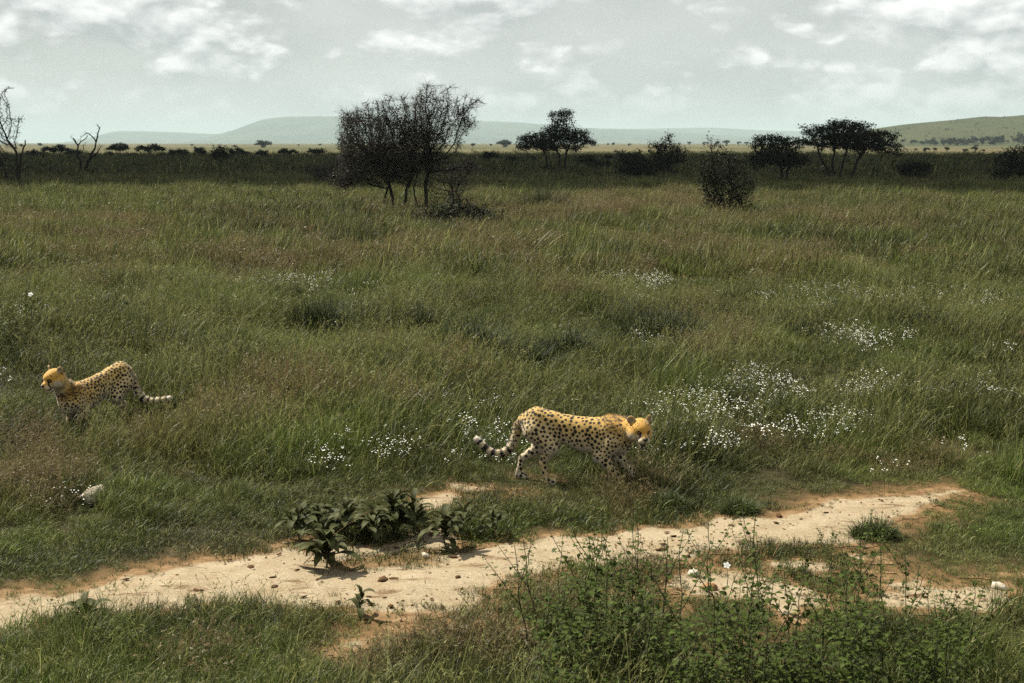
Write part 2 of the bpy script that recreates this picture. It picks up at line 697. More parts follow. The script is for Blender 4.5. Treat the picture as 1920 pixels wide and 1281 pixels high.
# ------------------------------------------------------------------ unseen cloud, shaped to shade the middle distance
def icosphere_dirs(sub):
    import bmesh
    bm = bmesh.new()
    bmesh.ops.create_icosphere(bm, subdivisions=sub, radius=1.0)
    V = np.array([v.co[:] for v in bm.verts])
    F = np.array([[v.index for v in f.verts] for f in bm.faces])
    bm.free()
    return V, F


ICO1, ICO1F = icosphere_dirs(1)
ICO2, ICO2F = icosphere_dirs(2)
ICO3, ICO3F = icosphere_dirs(3)

CLOUD_ALT = 330.0


def build_shade_cloud():
    r = np.random.default_rng(5)
    mb = MB()
    k = CLOUD_ALT / SUN_DIR[2]
    off = SUN_DIR * k
    spots = []
    for gx in np.arange(-340, 341, 26):
        near = 90 - 0.5 * max(-52, min(40, gx)) + 16 * (fbm(np.array([gx / 31.0]), np.array([3.0]), 2, 2)[0] - 0.5)
        for gy in np.arange(near + 16, 285, 24):
            spots.append((gx + r.uniform(-8, 8), min(gy + r.uniform(-4, 8), 272), r.uniform(20, 27)))
    for gx in np.arange(380, 1500, 62):  # outer rows added to lengthen the strip and block more sky light
        for sg in (-1, 1):
            for gy in np.arange(105, 275, 52):
                spots.append((sg * gx + r.uniform(-14, 14), gy + r.uniform(-6, 10), r.uniform(46, 60)))
    for j, (gx, gy, rad) in enumerate(spots):
        c = np.array([gx, gy, 0]) + off
        V = ICO2 * np.array([rad * 1.15, rad * 0.85, rad * 0.7])
        V = V * (1 + 0.18 * (fbm(ICO2[:, 0] * 2 + j, ICO2[:, 1] * 2 + ICO2[:, 2] * 1.3, 3, j)[:, None] - 0.5))
        V[:, 2] = np.maximum(V[:, 2], -3.0)
        mb.add(V + c, [ICO2F])
    m = mat_plain('shade_cloud', (0.8, 0.81, 0.82), 0.05, 0.02)
    o = mb.build('cloud', m, smooth=True)
    tag(o, 'unseen white heaped cloud overhead, shaped to shade the trees and plain', kind='structure')


build_shade_cloud()


# ------------------------------------------------------------------ haze
def build_haze():
    x, y0, y1, z0, z1 = 36000, -80, 33000, -3.5, 292
    V = [(a, b, c) for a in (-x, x) for b in (y0, y1) for c in (z0, z1)]
    F = np.array([(0, 1, 3, 2), (4, 6, 7, 5), (0, 4, 5, 1), (2, 3, 7, 6), (0, 2, 6, 4), (1, 5, 7, 3)])
    m = bpy.data.materials.new('haze_air')
    m.use_nodes = True
    t = m.node_tree
    t.nodes.clear()
    out = N(t, 'ShaderNodeOutputMaterial')
    v = N(t, 'ShaderNodeVolumePrincipled')
    v.inputs['Color'].default_value = (0.585, 0.725, 0.745, 1)
    v.inputs['Density'].default_value = 0.000078
    v.inputs['Anisotropy'].default_value = 0.0
    t.links.new(v.outputs[0], out.inputs['Volume'])
    o = mesh('haze', np.array(V, float), F, m)
    tag(o, 'thin pale blue haze over the plain', kind='stuff')


build_haze()
# ------------------------------------------------------------------ grass
def blades(r, n, h0, h1, w, spread, lean, curl, levels=3, bv=(0.6, 1.4), dry_p=0.15):
    """n curved tapering blades rooted in a disc; returns V, quads, tris, bv, dry"""
    a = r.uniform(0, 2 * math.pi, n)
    rad = spread * np.sqrt(r.random(n))
    b0 = np.stack([rad * np.cos(a), rad * np.sin(a), np.zeros(n)], -1)
    az = r.uniform(0, 2 * math.pi, n)
    h = r.uniform(h0, h1, n)
    ln = np.abs(r.normal(0, lean, n)) + 0.05
    cu = np.abs(r.normal(curl, curl * 0.6, n))
    dirx = np.stack([np.cos(az), np.sin(az), np.zeros(n)], -1)
    side_a = az + r.uniform(-0.9, 0.9, n) + math.pi / 2
    side = np.stack([np.cos(side_a), np.sin(side_a), np.zeros(n)], -1)
    ww = w * r.uniform(0.6, 1.3, n)
    ts = np.linspace(0, 1, levels + 1)
    rows = []
    ang = ln.copy()
    p = b0.copy()
    prev = 0
    for t in ts:
        dt = t - prev
        ang2 = ln + cu * t ** 1.5
        p = p + (dirx * np.sin(ang2)[:, None] + np.array([0, 0, 1]) * np.cos(ang2)[:, None]) * (h * dt)[:, None]
        prev = t
        rows.append(p.copy())
    rows[0] = rows[0] - np.array([0, 0, 0.03])
    V, Q, T = [], [], []
    for k in range(levels):
        wk = (ww * (1 - ts[k] ** 1.8) * (0.8 if k == 0 else 1))[:, None]
        V += [rows[k] - side * wk / 2, rows[k] + side * wk / 2]
    V.append(rows[-1])
    nv = len(V)
    V = np.stack(V, 1).reshape(-1, 3)
    base = (np.arange(n) * nv)[:, None]
    for k in range(levels - 1):
        Q.append(base + np.array([2 * k, 2 * k + 1, 2 * k + 3, 2 * k + 2]))
    T.append(base + np.array([2 * levels - 2, 2 * levels - 1, 2 * levels]))
    bvv = np.repeat(np.clip(np.exp(r.normal(0, 0.42, n)), 0.3, 2.6) if bv[1] > 1.39 else r.uniform(bv[0], bv[1], n), nv)
    dr = np.where(r.random(n) < dry_p, r.uniform(0.5, 1.0, n), r.uniform(0, 0.2, n))
    return V, np.concatenate(Q), np.concatenate(T), bvv, np.repeat(dr, nv), rows[-1], rows[-2]


def seeds(r, mb, tips, prevs, n, size, spread, bv, dry):
    """loose seed heads: slivers round the upper end of each stalk"""
    for tip, pv in zip(tips, prevs):
        ax = tip - pv
        t = r.uniform(0.15, 1.08, n)[:, None]
        c = pv + ax * t
        d = ax / (np.linalg.norm(ax) + 1e-9) + r.normal(0, spread, (n, 3))
        d /= np.linalg.norm(d, axis=1)[:, None]
        s = np.cross(d, r.normal(0, 1, (n, 3)))
        s /= np.linalg.norm(s, axis=1)[:, None] + 1e-9
        l = size * r.uniform(0.6, 1.4, n)[:, None]
        V = np.stack([c - s * l * 0.13, c + s * l * 0.13, c + d * l], 1).reshape(-1, 3)
        T = np.arange(n * 3).reshape(n, 3)
        mb.add(V, [T], bv=np.full(len(V), r.uniform(*bv)), dry=np.full(len(V), dry))


TUFTS = bpy.data.collections.new("grass_tuft_kinds")
tuft_ids = {}


def tuft(kind, i, build):
    r = np.random.default_rng(hash_(kind) + i)
    mb = MB()
    mt = build(r, mb)
    o = mb.build('tuft_%03d_%s' % (len(TUFTS.objects), kind), M[mt], link=False)
    TUFTS.objects.link(o)
    tuft_ids.setdefault(kind, []).append(len(TUFTS.objects) - 1)


def hash_(s):
    return sum(ord(c) * (i + 3) for i, c in enumerate(s)) * 101


def b_add(mb, res):
    V, Q, T, bv, dr, tip, pv = res
    mb.add(V, [Q, T], bv=bv, dry=dr)
    return tip, pv


def clump(r, mb, n, h0, h1, w, spread, lean, curl, lev, dry_p, stalks=0, sh=(0.5, 0.85), sw=0.0045, nseed=10, ssize=0.022, sspread=0.35, cell=0.16, bv=(0.45, 1.6)):
    """a patch of sward: blades whose height, shade and dryness drift from tuft to tuft inside the patch"""
    k = int(r.integers(0, 90))
    res = list(blades(r, n, h0, h1, w, spread, lean, curl, lev, bv, dry_p))
    nv = lev * 2 + 1
    V = res[0].reshape(n, nv, 3)
    root = V[:, 0, :2].copy()
    q = fbm(root[:, 0] / cell + 50, root[:, 1] / cell + 50, 2, k)
    q2 = fbm(root[:, 0] / cell + 20, root[:, 1] / cell + 80, 2, k + 7)
    hh = 0.45 + 1.1 * q
    V = V * np.stack([0.5 + 0.5 * hh, 0.5 + 0.5 * hh, hh], -1)[:, None, :]
    V[:, :, :2] += (root - V[:, 0, :2])[:, None, :]
    res[0] = V.reshape(-1, 3)
    res[3] = res[3] * np.repeat(0.6 + 0.8 * q2, nv)
    res[4] = np.clip(res[4] + np.repeat(sstep(0.5, 0.8, q2) * 0.15, nv), 0, 1)
    b_add(mb, res)
    if stalks:
        st = blades(r, stalks, sh[0], sh[1], sw, spread * 0.9, 0.2, 0.6, 5 if lev > 3 else 3, (0.8, 1.4), 1.0)
        tip, pv = b_add(mb, st)
        if nseed:
            seeds(r, mb, tip, pv, nseed, ssize, sspread, (0.7, 1.3), 1.0)


def k_short(r, mb):
    b_add(mb, blades(r, 34, 0.05, 0.17, 0.0065, 0.10, 0.45, 0.7, 3, dry_p=0.14))
    return 'grass'


def k_lawn(r, mb):
    clump(r, mb, 380, 0.05, 0.15, 0.006, 0.30, 0.42, 0.7, 3, 0.14, 5, (0.15, 0.3), 0.0035, 6, 0.018)
    return 'grass'


def k_mid(r, mb):
    clump(r, mb, 620, 0.09, 0.30, 0.006, 0.42, 0.30, 0.8, 4, 0.13, 9, (0.3, 0.55), 0.004)
    return 'grass'


def k_tall(r, mb):
    clump(r, mb, 480, 0.12, 0.36, 0.0062, 0.42, 0.26, 0.75, 4, 0.18, 30, (0.35, 0.62), 0.004)
    return 'grass'


def k_wisp(r, mb):
    clump(r, mb, 300, 0.08, 0.24, 0.0055, 0.42, 0.25, 0.6, 3, 0.4, 130, (0.18, 0.42), 0.0035, 12, 0.03, 0.6)
    return 'wisp'


def k_far(r, mb):
    clump(r, mb, 480, 0.12, 0.40, 0.012, 0.95, 0.25, 0.7, 3, 0.12, 26, (0.35, 0.6), 0.009, 0, cell=0.4)
    return 'grass'


def k_farwisp(r, mb):
    clump(r, mb, 330, 0.10, 0.30, 0.012, 0.95, 0.25, 0.6, 3, 0.45, 110, (0.22, 0.45), 0.009, 5, 0.05, 0.5, cell=0.4)
    return 'wisp'


def k_vfar(r, mb):
    clump(r, mb, 420, 0.2, 0.6, 0.035, 2.6, 0.2, 0.6, 3, 0.15, cell=0.9)
    return 'grass'


for kn_, kf_, kc_ in (('short', k_short, 7), ('lawn', k_lawn, 7), ('mid', k_mid, 9), ('tall', k_tall, 6), ('wisp', k_wisp, 6),
                      ('far', k_far, 7), ('farwisp', k_farwisp, 5), ('vfar', k_vfar, 4)):
    for i in range(kc_):
        tuft(kn_, i, kf_)


def tilt_euler(rz, tx, ty):
    """Euler XYZ of a spin rz about the tuft's own axis followed by tilts about world x (tx) and y (ty)"""
    cz, sz = np.cos(rz), np.sin(rz)
    cx, sx = np.cos(tx), np.sin(tx)
    cyy, syy = np.cos(ty), np.sin(ty)
    # R = Ry * Rx * Rz
    r00 = cyy * cz + syy * sx * sz
    r10 = cx * sz
    r20 = -syy * cz + cyy * sx * sz
    r21 = syy * sz + cyy * sx * cz
    r22 = cyy * cx
    return np.stack([np.arctan2(r21, r22), -np.arcsin(np.clip(r20, -1, 1)), np.arctan2(r10, r00)], -1)


def gn_group(coll, name):
    g = bpy.data.node_groups.new(name, 'GeometryNodeTree')
    g.interface.new_socket('Geometry', in_out='INPUT', socket_type='NodeSocketGeometry')
    g.interface.new_socket('Geometry', in_out='OUTPUT', socket_type='NodeSocketGeometry')
    gi, go = g.nodes.new('NodeGroupInput'), g.nodes.new('NodeGroupOutput')
    ci = g.nodes.new('GeometryNodeCollectionInfo')
    ci.inputs['Collection'].default_value = coll
    ci.inputs['Separate Children'].default_value = True
    ci.inputs['Reset Children'].default_value = True
    ip = g.nodes.new('GeometryNodeInstanceOnPoints')
    ip.inputs['Pick Instance'].default_value = True

    def na(n, typ):
        a = g.nodes.new('GeometryNodeInputNamedAttribute')
        a.data_type = typ
        a.inputs['Name'].default_value = n
        return a.outputs['Attribute']
    L = g.links
    L.new(gi.outputs[0], ip.inputs['Points'])
    L.new(ci.outputs[0], ip.inputs['Instance'])
    fi = g.nodes.new('FunctionNodeFloatToInt')
    L.new(na('idx', 'FLOAT'), fi.inputs[0])
    L.new(fi.outputs[0], ip.inputs['Instance Index'])
    er = g.nodes.new('FunctionNodeEulerToRotation')
    L.new(na('rot', 'FLOAT_VECTOR'), er.inputs[0])
    L.new(er.outputs[0], ip.inputs['Rotation'])
    L.new(na('scl', 'FLOAT_VECTOR'), ip.inputs['Scale'])
    L.new(ip.outputs[0], go.inputs[0])
    return g


GN_GRASS = gn_group(TUFTS, 'scatter_grass')


def scatter(name, label, P, idx, rot, scl, tint, group=GN_GRASS):
    o = mesh(name, P, [], None, False, {'idx': idx + 0.1, 'rot': rot, 'scl': scl, 'tint': tint})
    md = o.modifiers.new('scatter', 'NODES')
    md.node_group = group
    tag(o, label, 'grass', kind='stuff')
    return o


def fan_points(r, y0, y1, dens, margin=1.12, extra=0.6):
    """evenly spread points over the ground seen between two distances"""
    k = 960 / FPX * margin
    c = 1 / math.sqrt(dens)
    X, Y = np.meshgrid(np.arange(-k * y1 - extra, k * y1 + extra, c), np.arange(y0, y1, c))
    x = (X + (np.arange(X.shape[0]) % 2)[:, None] * c / 2).ravel() + r.uniform(-0.45, 0.45, X.size) * c
    y = Y.ravel() + r.uniform(-0.45, 0.45, X.size) * c
    m = np.abs(x) < k * y + extra
    return x[m], y[m]


def px_of(x, y):
    """photo position of ground points"""
    dz = -CAM_H + gz(x, y)
    f = y * cp - dz * sp
    upv = y * sp + dz * cp
    return 960 + FPX * x / f, 640.5 - FPX * upv / f


def ellipses(x, y, L):
    """soft union of patches listed by their centre and radii in the photograph, laid on the ground"""
    u, v = px_of(x, y)
    s = np.zeros(len(x))
    for (cu, cv, ru, rv, w) in L:
        d = np.hypot((u - cu) / ru, (v - cv) / rv)
        s = np.maximum(s, w * sstep(1.25, 0.5, d))
    return s


STRAW = [(1230, 395, 240, 22, .9), (1000, 420, 200, 22, .6), (140, 440, 200, 25, .8), (430, 500, 330, 30, .55), (640, 510, 200, 25, .6),
         (1550, 430, 330, 25, .5), (930, 480, 220, 30, .6), (1300, 470, 220, 30, .6), (500, 790, 130, 60, .75), (330, 850, 160, 60, .7), (60, 900, 110, 70, .95),
         (1080, 930, 150, 45, .6), (1200, 945, 60, 40, .9), (1500, 745, 70, 40, .6), (1330, 640, 70, 120, .5), (1480, 880, 100, 40, .5),
         (1420, 840, 60, 30, .6), (1080, 1110, 160, 50, .8), (1740, 1060, 200, 70, .5), (120, 1240, 160, 50, .5), (640, 1230, 120, 50, .6),
         (900, 1230, 200, 60, .5), (1780, 880, 140, 40, .5), (1150, 730, 110, 40, .55), (1130, 540, 200, 30, .4), (1480, 520, 120, 25, .5), (1850, 1200, 150, 80, .5), (350, 1230, 110, 50, .45)]
RED = [(60, 905, 90, 55, 1.), (1190, 945, 60, 45, .9), (480, 790, 110, 40, .5), (215, 470, 90, 14, .9), (330, 840, 120, 40, .5), (1420, 840, 50, 25, .6),
       (1450, 480, 90, 14, .5), (1500, 745, 60, 30, .4), (800, 1200, 120, 30, .6), (1170, 415, 70, 8, .7)]
DARK = [(30, 740, 150, 150, 1.), (60, 640, 120, 70, .7), (880, 640, 90, 45, .7), (1240, 625, 90, 40, .7), (1000, 680, 130, 35, .7), (600, 605, 80, 40, .6), (560, 430, 220, 45, .8),  # dark clumps, plus the tree's shadow and left-edge shade painted into the tint
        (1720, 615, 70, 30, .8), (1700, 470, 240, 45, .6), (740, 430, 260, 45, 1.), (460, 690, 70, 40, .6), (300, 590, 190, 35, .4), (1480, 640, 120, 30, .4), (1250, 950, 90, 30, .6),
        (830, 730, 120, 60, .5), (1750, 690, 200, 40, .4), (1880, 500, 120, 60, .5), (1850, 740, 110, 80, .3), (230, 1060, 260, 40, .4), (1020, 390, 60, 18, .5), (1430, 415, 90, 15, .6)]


LOW = [(1040, 915, 190, 45, .3), (190, 810, 150, 45, .15), (176, 965, 60, 32, .88), (200, 960, 420, 90, .45), (700, 920, 200, 50, .4), (1450, 910, 300, 40, .35), (1750, 1020, 250, 90, .4)]


def grass_band(name, label, y0, y1, dens, kinds, seed, hscale, mode=None):
    r = np.random.default_rng(seed)
    x, y = fan_points(r, y0, y1, dens)
    sd = track_sd(x, y) if y0 < 20 else np.full(len(x), 5.0)
    n1 = fbm(x / 2.6, y / 3.4, 4, seed % 50)
    n2 = fbm(x / 0.9, y / 1.2, 3, 13)
    straw = np.clip(ellipses(x, y, STRAW) * (0.25 + n1) + (n1 - 0.62) * 0.8, 0, 1)
    red = ellipses(x, y, RED) * (0.4 + n2)
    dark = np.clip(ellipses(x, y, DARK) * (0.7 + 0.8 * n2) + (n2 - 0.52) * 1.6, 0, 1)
    # keep: bare earth stays bare but for stragglers
    if mode == 'edge':
        p = sstep(-0.14, 0.05, sd) * (0.45 + 0.55 * sstep(0.1, 0.5, sd + 0.5 * (n2 - 0.3))) * (0.55 + 0.45 * sstep(0.25, 0.5, n2)) * sstep(1.5, 0.8, sd)
        p = np.maximum(p, (0.012 * (n2 > 0.55) + 0.22 * sstep(-0.22, -0.05, sd) * (n2 > 0.48)) * (sd < 0.1))
    elif mode == 'off':
        p = sstep(0.10, 0.30, sd + 0.3 * (n2 - 0.45))
    else:
        p = np.ones(len(x))
    keep = r.random(len(x)) < p
    x, y, sd, n1, n2, straw, red, dark = [a[keep] for a in (x, y, sd, n1, n2, straw, red, dark)]
    n = len(x)
    md = sstep(0.3, 0.72, 0.65 * fbm(x / 1.15, y / 1.5, 2, 83) + 0.35 * n1)
    h = 0.45 + 1.25 * md + 0.25 * (r.random(n) - 0.5)
    h = h * (0.42 + 0.58 * sstep(0.0, 1.6, sd))
    kind = kinds(r, x, y, sd, straw, red, dark, n1, n2)
    idx = np.zeros(n)
    for k, ids in tuft_ids.items():
        m = kind == k
        idx[m] = r.choice(ids, m.sum())
    green = np.array([0.026, 0.043, 0.007])
    lush = np.array([0.041, 0.065, 0.010])
    olive = np.array([0.052, 0.062, 0.013])
    strw = np.array([0.118, 0.100, 0.040])
    redb = np.array([0.085, 0.058, 0.027])
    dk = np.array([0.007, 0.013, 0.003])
    c = green + (lush - green) * sstep(0.4, 0.65, n1)[:, None]
    c = c + (olive - c) * (0.55 * sstep(0.45, 0.7, fbm(x / 1.7, y / 2.2, 3, 44)))[:, None]
    far_o = sstep(28, 60, y)[:, None]
    c = c + (olive - c) * 0.35 * far_o
    c = c + (strw - c) * (0.85 * straw)[:, None]
    c = c + (redb - c) * np.clip(0.75 * red, 0, 1)[:, None]
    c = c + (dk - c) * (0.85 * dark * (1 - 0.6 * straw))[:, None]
    c = c + (np.array([0.011, 0.015, 0.005]) - c) * (0.9 * sstep(80, 130, y))[:, None]     # darkness of the cloud-shaded band painted into the far grass tint
    c = c * (0.62 + 0.6 * sstep(0.2, 0.8, fbm(x / 0.7, y / 0.9, 2, 29)))[:, None]
    c = c * r.uniform(0.72, 1.3, n)[:, None] * (0.62 + 0.76 * sstep(0.3, 0.7, fbm(x / 2.1, y / 2.8, 3, 71)))[:, None]
    h = h * (1 - ellipses(x, y, LOW))
    s = h * hscale
    sx = s ** 0.5 * r.uniform(0.85, 1.2, n)
    scl = np.stack([sx, sx, s], -1)
    rot = tilt_euler(r.uniform(0, 2 * math.pi, n), r.normal(0, 0.10, n), r.normal(0.16, 0.14, n))
    P = np.stack([x, y, gz(x, y) + 0.10 * md * sstep(0.5, 2.0, sd)], -1)      # hummocks
    near_track = (sd < 0.1) & (y < 20)
    P[near_track, 2] += 0.01
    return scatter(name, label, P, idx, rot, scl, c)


def pick(r, n, names, ps):
    cum = np.cumsum(ps, axis=0)
    q = r.random(n) * cum[-1]
    return np.array(names)[(q[None, :] > cum).sum(0).clip(0, len(names) - 1)]


def kinds_near(r, x, y, sd, straw, red, dark, n1, n2):
    n = len(x)
    sh = 0.3 + 3.0 * sstep(1.6, 0.5, sd)
    u, v = px_of(x, y)
    sh = sh + 0.9 * ellipses(x, y, [(200, 1000, 330, 90, 1.), (1740, 1040, 260, 90, .8)])
    fg = sstep(1130, 1200, v)
    ps = np.stack([sh * (1 - 0.5 * fg), 0.8 * (1 - straw) * sstep(0.6, 1.8, sd) + 0.6 * fg, 0.16 + 0.10 * fg, 1.0 * straw + 0.6 * red + 0.03])
    return pick(r, n, ['lawn', 'mid', 'tall', 'wisp'], ps)


def kinds_mid(r, x, y, sd, straw, red, dark, n1, n2):
    n = len(x)
    ps = np.stack([np.full(n, 0.08), 1.15 - 0.75 * straw, 0.35 + 0.25 * straw, 0.9 * straw + 0.6 * red])
    return pick(r, n, ['lawn', 'mid', 'tall', 'wisp'], ps)


def kinds_edge(r, x, y, sd, straw, red, dark, n1, n2):
    return np.array(['short'] * len(x))


def kinds_far(r, x, y, sd, straw, red, dark, n1, n2):
    n = len(x)
    return pick(r, n, ['far', 'farwisp'], np.stack([1.1 - 0.7 * straw, 0.1 + straw + red]))


def kinds_vfar(r, x, y, sd, straw, red, dark, n1, n2):
    return np.array(['vfar'] * len(x))


grass_band('track_edge_grass', 'low ragged grass tufts along the edges of the sandy track', 8.2, 14.6, 150, kinds_edge, 105, 0.95, 'edge')
grass_band('short_grass', 'short green and straw coloured grass beside the sandy track', 6.2, 13.4, 15, kinds_near, 101, 0.95, 'off')
grass_band('meadow_grass', 'tall wind-bent green grass around the cheetahs', 13.4, 34, 7.5, kinds_mid, 102, 0.92, 'off')
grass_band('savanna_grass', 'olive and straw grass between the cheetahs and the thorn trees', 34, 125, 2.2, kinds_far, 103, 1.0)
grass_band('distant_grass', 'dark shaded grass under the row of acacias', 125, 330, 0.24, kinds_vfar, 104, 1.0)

# ------------------------------------------------------------------ white wildflowers
FLOWERS = [(690, 870, 130, 40, .8), (860, 790, 120, 18, .9), (1400, 760, 150, 36, .65), (1520, 830, 150, 30, 1.), (1290, 850, 110, 38, .9), (1650, 770, 90, 24, 1.),
           (1840, 765, 75, 34, .5), (1630, 655, 105, 22, .8), (1510, 572, 130, 20, .6), (1340, 790, 110, 40, .6), (600, 775, 70, 14, .6), (1010, 895, 130, 18, .35),
           (300, 640, 40, 14, .7), (880, 495, 70, 10, .5), (1090, 575, 120, 22, .4), (640, 540, 220, 14, .3), (1180, 545, 90, 18, .4), (1590, 585, 120, 16, .5), (1230, 660, 60, 20, .5),
           (1790, 580, 120, 20, .4), (1240, 490, 120, 12, .3), (400, 500, 100, 10, .3), (1210, 900, 90, 30, .5), (880, 850, 60, 40, .5), (590, 855, 50, 30, .5), (60, 610, 60, 12, .3)]
FLOWER_KINDS = bpy.data.collections.new("wildflower_kinds")


def build_flowers():
    for i in range(5):
        r = np.random.default_rng(900 + i)
        mb, st = MB(), MB()
        V, Q, T, bv, dr, tips, pv = blades(r, 9, 0.20, 0.38, 0.004, 0.16, 0.22, 0.35, 3, dry_p=0)
        for tp, p in zip(tips, pv):
            for k in range(r.integers(1, 5)):
                c = tp + r.normal(0, 0.022, 3) * (k > 0)
                rad = r.uniform(0.0055, 0.0098)
                a = np.arange(6) * math.pi / 3 + r.uniform(0, 1)
                ring = np.stack([np.cos(a) * rad, np.sin(a) * rad, np.full(6, -rad * 0.45)], -1)
                P = np.concatenate([[[0, 0, rad * 0.35]], ring]) + c
                mb.add(P, [np.array([[0, 1 + j, 1 + (j + 1) % 6] for j in range(6)])])
        a = mb.build('head_%d' % i, M['petal'], link=False)
        st.add(V, [Q, T])
        # stalks join the same kind through a second material slot
        me = a.data
        nv = len(me.vertices)
        V0 = np.zeros(nv * 3)
        me.vertices.foreach_get('co', V0)
        nF = len(me.polygons)
        F0 = np.array([list(p.vertices) for p in me.polygons])
        o = mesh('flower_kind_%d' % i, np.concatenate([V0.reshape(-1, 3), V]), [F0, T + nv, Q + nv], M['petal'], link=False)
        o.data.materials.append(M['herb_stem'])
        mi = np.concatenate([np.zeros(nF, np.int32), np.ones(len(T) + len(Q), np.int32)])
        o.data.polygons.foreach_set('material_index', mi)
        FLOWER_KINDS.objects.link(o)
    g = gn_group(FLOWER_KINDS, 'scatter_flowers')
    r = np.random.default_rng(77)
    x, y = fan_points(r, 11.5, 48, 40)
    w = ellipses(x, y, FLOWERS)
    c = sstep(0.36, 0.66, fbm(x / 0.55, y / 0.7, 3, 61))
    sd = track_sd(x, y)
    keep = (r.random(len(x)) < (w * (0.22 + 0.78 * c)) ** 1.1 * (0.95 - 0.35 * sstep(19, 27, y)) + 0.004) & (sd > 0.25)
    x, y = x[keep], y[keep]
    n = len(x)
    s = r.uniform(0.7, 1.15, n)
    P = np.stack([x, y, gz(x, y)], -1)
    rot = tilt_euler(r.uniform(0, 6.28, n), r.normal(0, 0.08, n), r.normal(0.05, 0.08, n))
    o = scatter('wildflowers', 'tiny white wildflowers sprinkled through the green grass', P, r.integers(0, 5, n).astype(float), rot, np.stack([s, s, s], -1), np.ones((n, 3)), g)
    o['category'] = 'flowers'


build_flowers()
# ------------------------------------------------------------------ trees
def grow(attr, roots, step, infl, kill, r, iters=160, jitter=0.25, tropism=0.0):
    """space colonisation: branch nodes grow from the root stems towards the attractor points"""
    P, par = [], []
    for line in roots:                                # each root line is a polyline of nodes
        for i, p in enumerate(line):
            par.append(-1 if i == 0 else len(P) - 1)
            P.append(np.asarray(p, float))
    A = np.asarray(attr, float)
    near = np.full(len(A), 1e9)
    who = np.zeros(len(A), int)

    def upd(lo):
        Q = np.array(P[lo:])
        for k in range(0, len(Q), 400):
            d = np.linalg.norm(A[:, None, :] - Q[None, k:k + 400, :], axis=2)
            j = d.argmin(1)
            dm = d[np.arange(len(A)), j]
            m = dm < near
            near[m] = dm[m]
            who[m] = j[m] + lo + k
    upd(0)
    alive = np.ones(len(A), bool)
    for it in range(iters):
        m = alive & (near < infl)
        if not m.any():
            m = alive & (near < near[alive].min() + step) if alive.any() else m
            if not m.any():
                break
        Q = np.array(P)
        idx = who[m]
        dv = A[m] - Q[idx]
        dv /= np.linalg.norm(dv, axis=1)[:, None] + 1e-9
        u, inv = np.unique(idx, return_inverse=True)
        D = np.zeros((len(u), 3))
        np.add.at(D, inv, dv)
        D += r.normal(0, jitter, D.shape) + np.array([0, 0, tropism])
        D /= np.linalg.norm(D, axis=1)[:, None] + 1e-9
        lo = len(P)
        for k, node in enumerate(u):
            P.append(P[node] + D[k] * step)
            par.append(int(node))
        upd(lo)
        alive &= near > kill
        if len(P) > 14000:
            break
    return np.array(P), np.array(par)


def pipe_radii(P, par, tip, expo=2.4, mx=None):
    n = len(P)
    acc = np.zeros(n)
    kids = np.zeros(n, int)
    for i in range(n - 1, -1, -1):
        if kids[i] == 0:
            acc[i] = tip ** expo
        p = par[i]
        if p >= 0:
            acc[p] += acc[i]
            kids[p] += 1
    rad = acc ** (1 / expo)
    if mx:
        rad = np.minimum(rad, mx) if rad.max() < mx * 1.6 else rad * (mx / rad.max()) ** np.clip((rad - tip) / (rad.max() - tip), 0, 1)
    return rad, kids


def tubes(mb, P, par, rad, sel, k=5):
    """tapered tubes over the chosen nodes (each drawn to its parent)"""
    i = np.where(sel & (par >= 0))[0]
    if not len(i):
        return
    a, b = P[par[i]], P[i]
    d = b - a
    d /= np.linalg.norm(d, axis=1)[:, None] + 1e-9
    ref = np.where(np.abs(d[:, 2:3]) > 0.9, np.array([[1.0, 0, 0]]), np.array([[0, 0, 1.0]]))
    s = np.cross(d, ref)
    s /= np.linalg.norm(s, axis=1)[:, None] + 1e-9
    t = np.cross(d, s)
    ang = np.arange(k) * 2 * math.pi / k
    ring = s[:, None, :] * np.cos(ang)[None, :, None] + t[:, None, :] * np.sin(ang)[None, :, None]
    ra, rb = np.minimum(rad[par[i]], rad[i] * 1.35), rad[i]
    V0 = (a - d * ra[:, None] * 0.35)[:, None, :] + ring * ra[:, None, None]
    V1 = (b + d * rb[:, None] * 0.35)[:, None, :] + ring * rb[:, None, None]
    V = np.concatenate([V0, V1], 1)
    base = (np.arange(len(i)) * 2 * k)[:, None, None]
    q = np.array([[j, (j + 1) % k, k + (j + 1) % k, k + j] for j in range(k)])[None]
    mb.add(V.reshape(-1, 3), [(base + q).reshape(-1, 4)])


def slivers(mb, c, d, l, w, r):
    """thin twigs: a three-sided spike each"""
    n = len(c)
    s = np.cross(d, r.normal(0, 1, (n, 3)))
    s /= np.linalg.norm(s, axis=1)[:, None] + 1e-9
    t = np.cross(d, s)
    w = np.broadcast_to(w, (n,))[:, None]
    V = np.stack([c + s * w, c - s * w * 0.5 + t * w * 0.87, c - s * w * 0.5 - t * w * 0.87, c + d * np.broadcast_to(l, (n,))[:, None]], 1).reshape(-1, 3)
    b = (np.arange(n) * 4)[:, None, None]
    mb.add(V, [(b + np.array([[0, 1, 3], [1, 2, 3], [2, 0, 3]])[None]).reshape(-1, 3)])


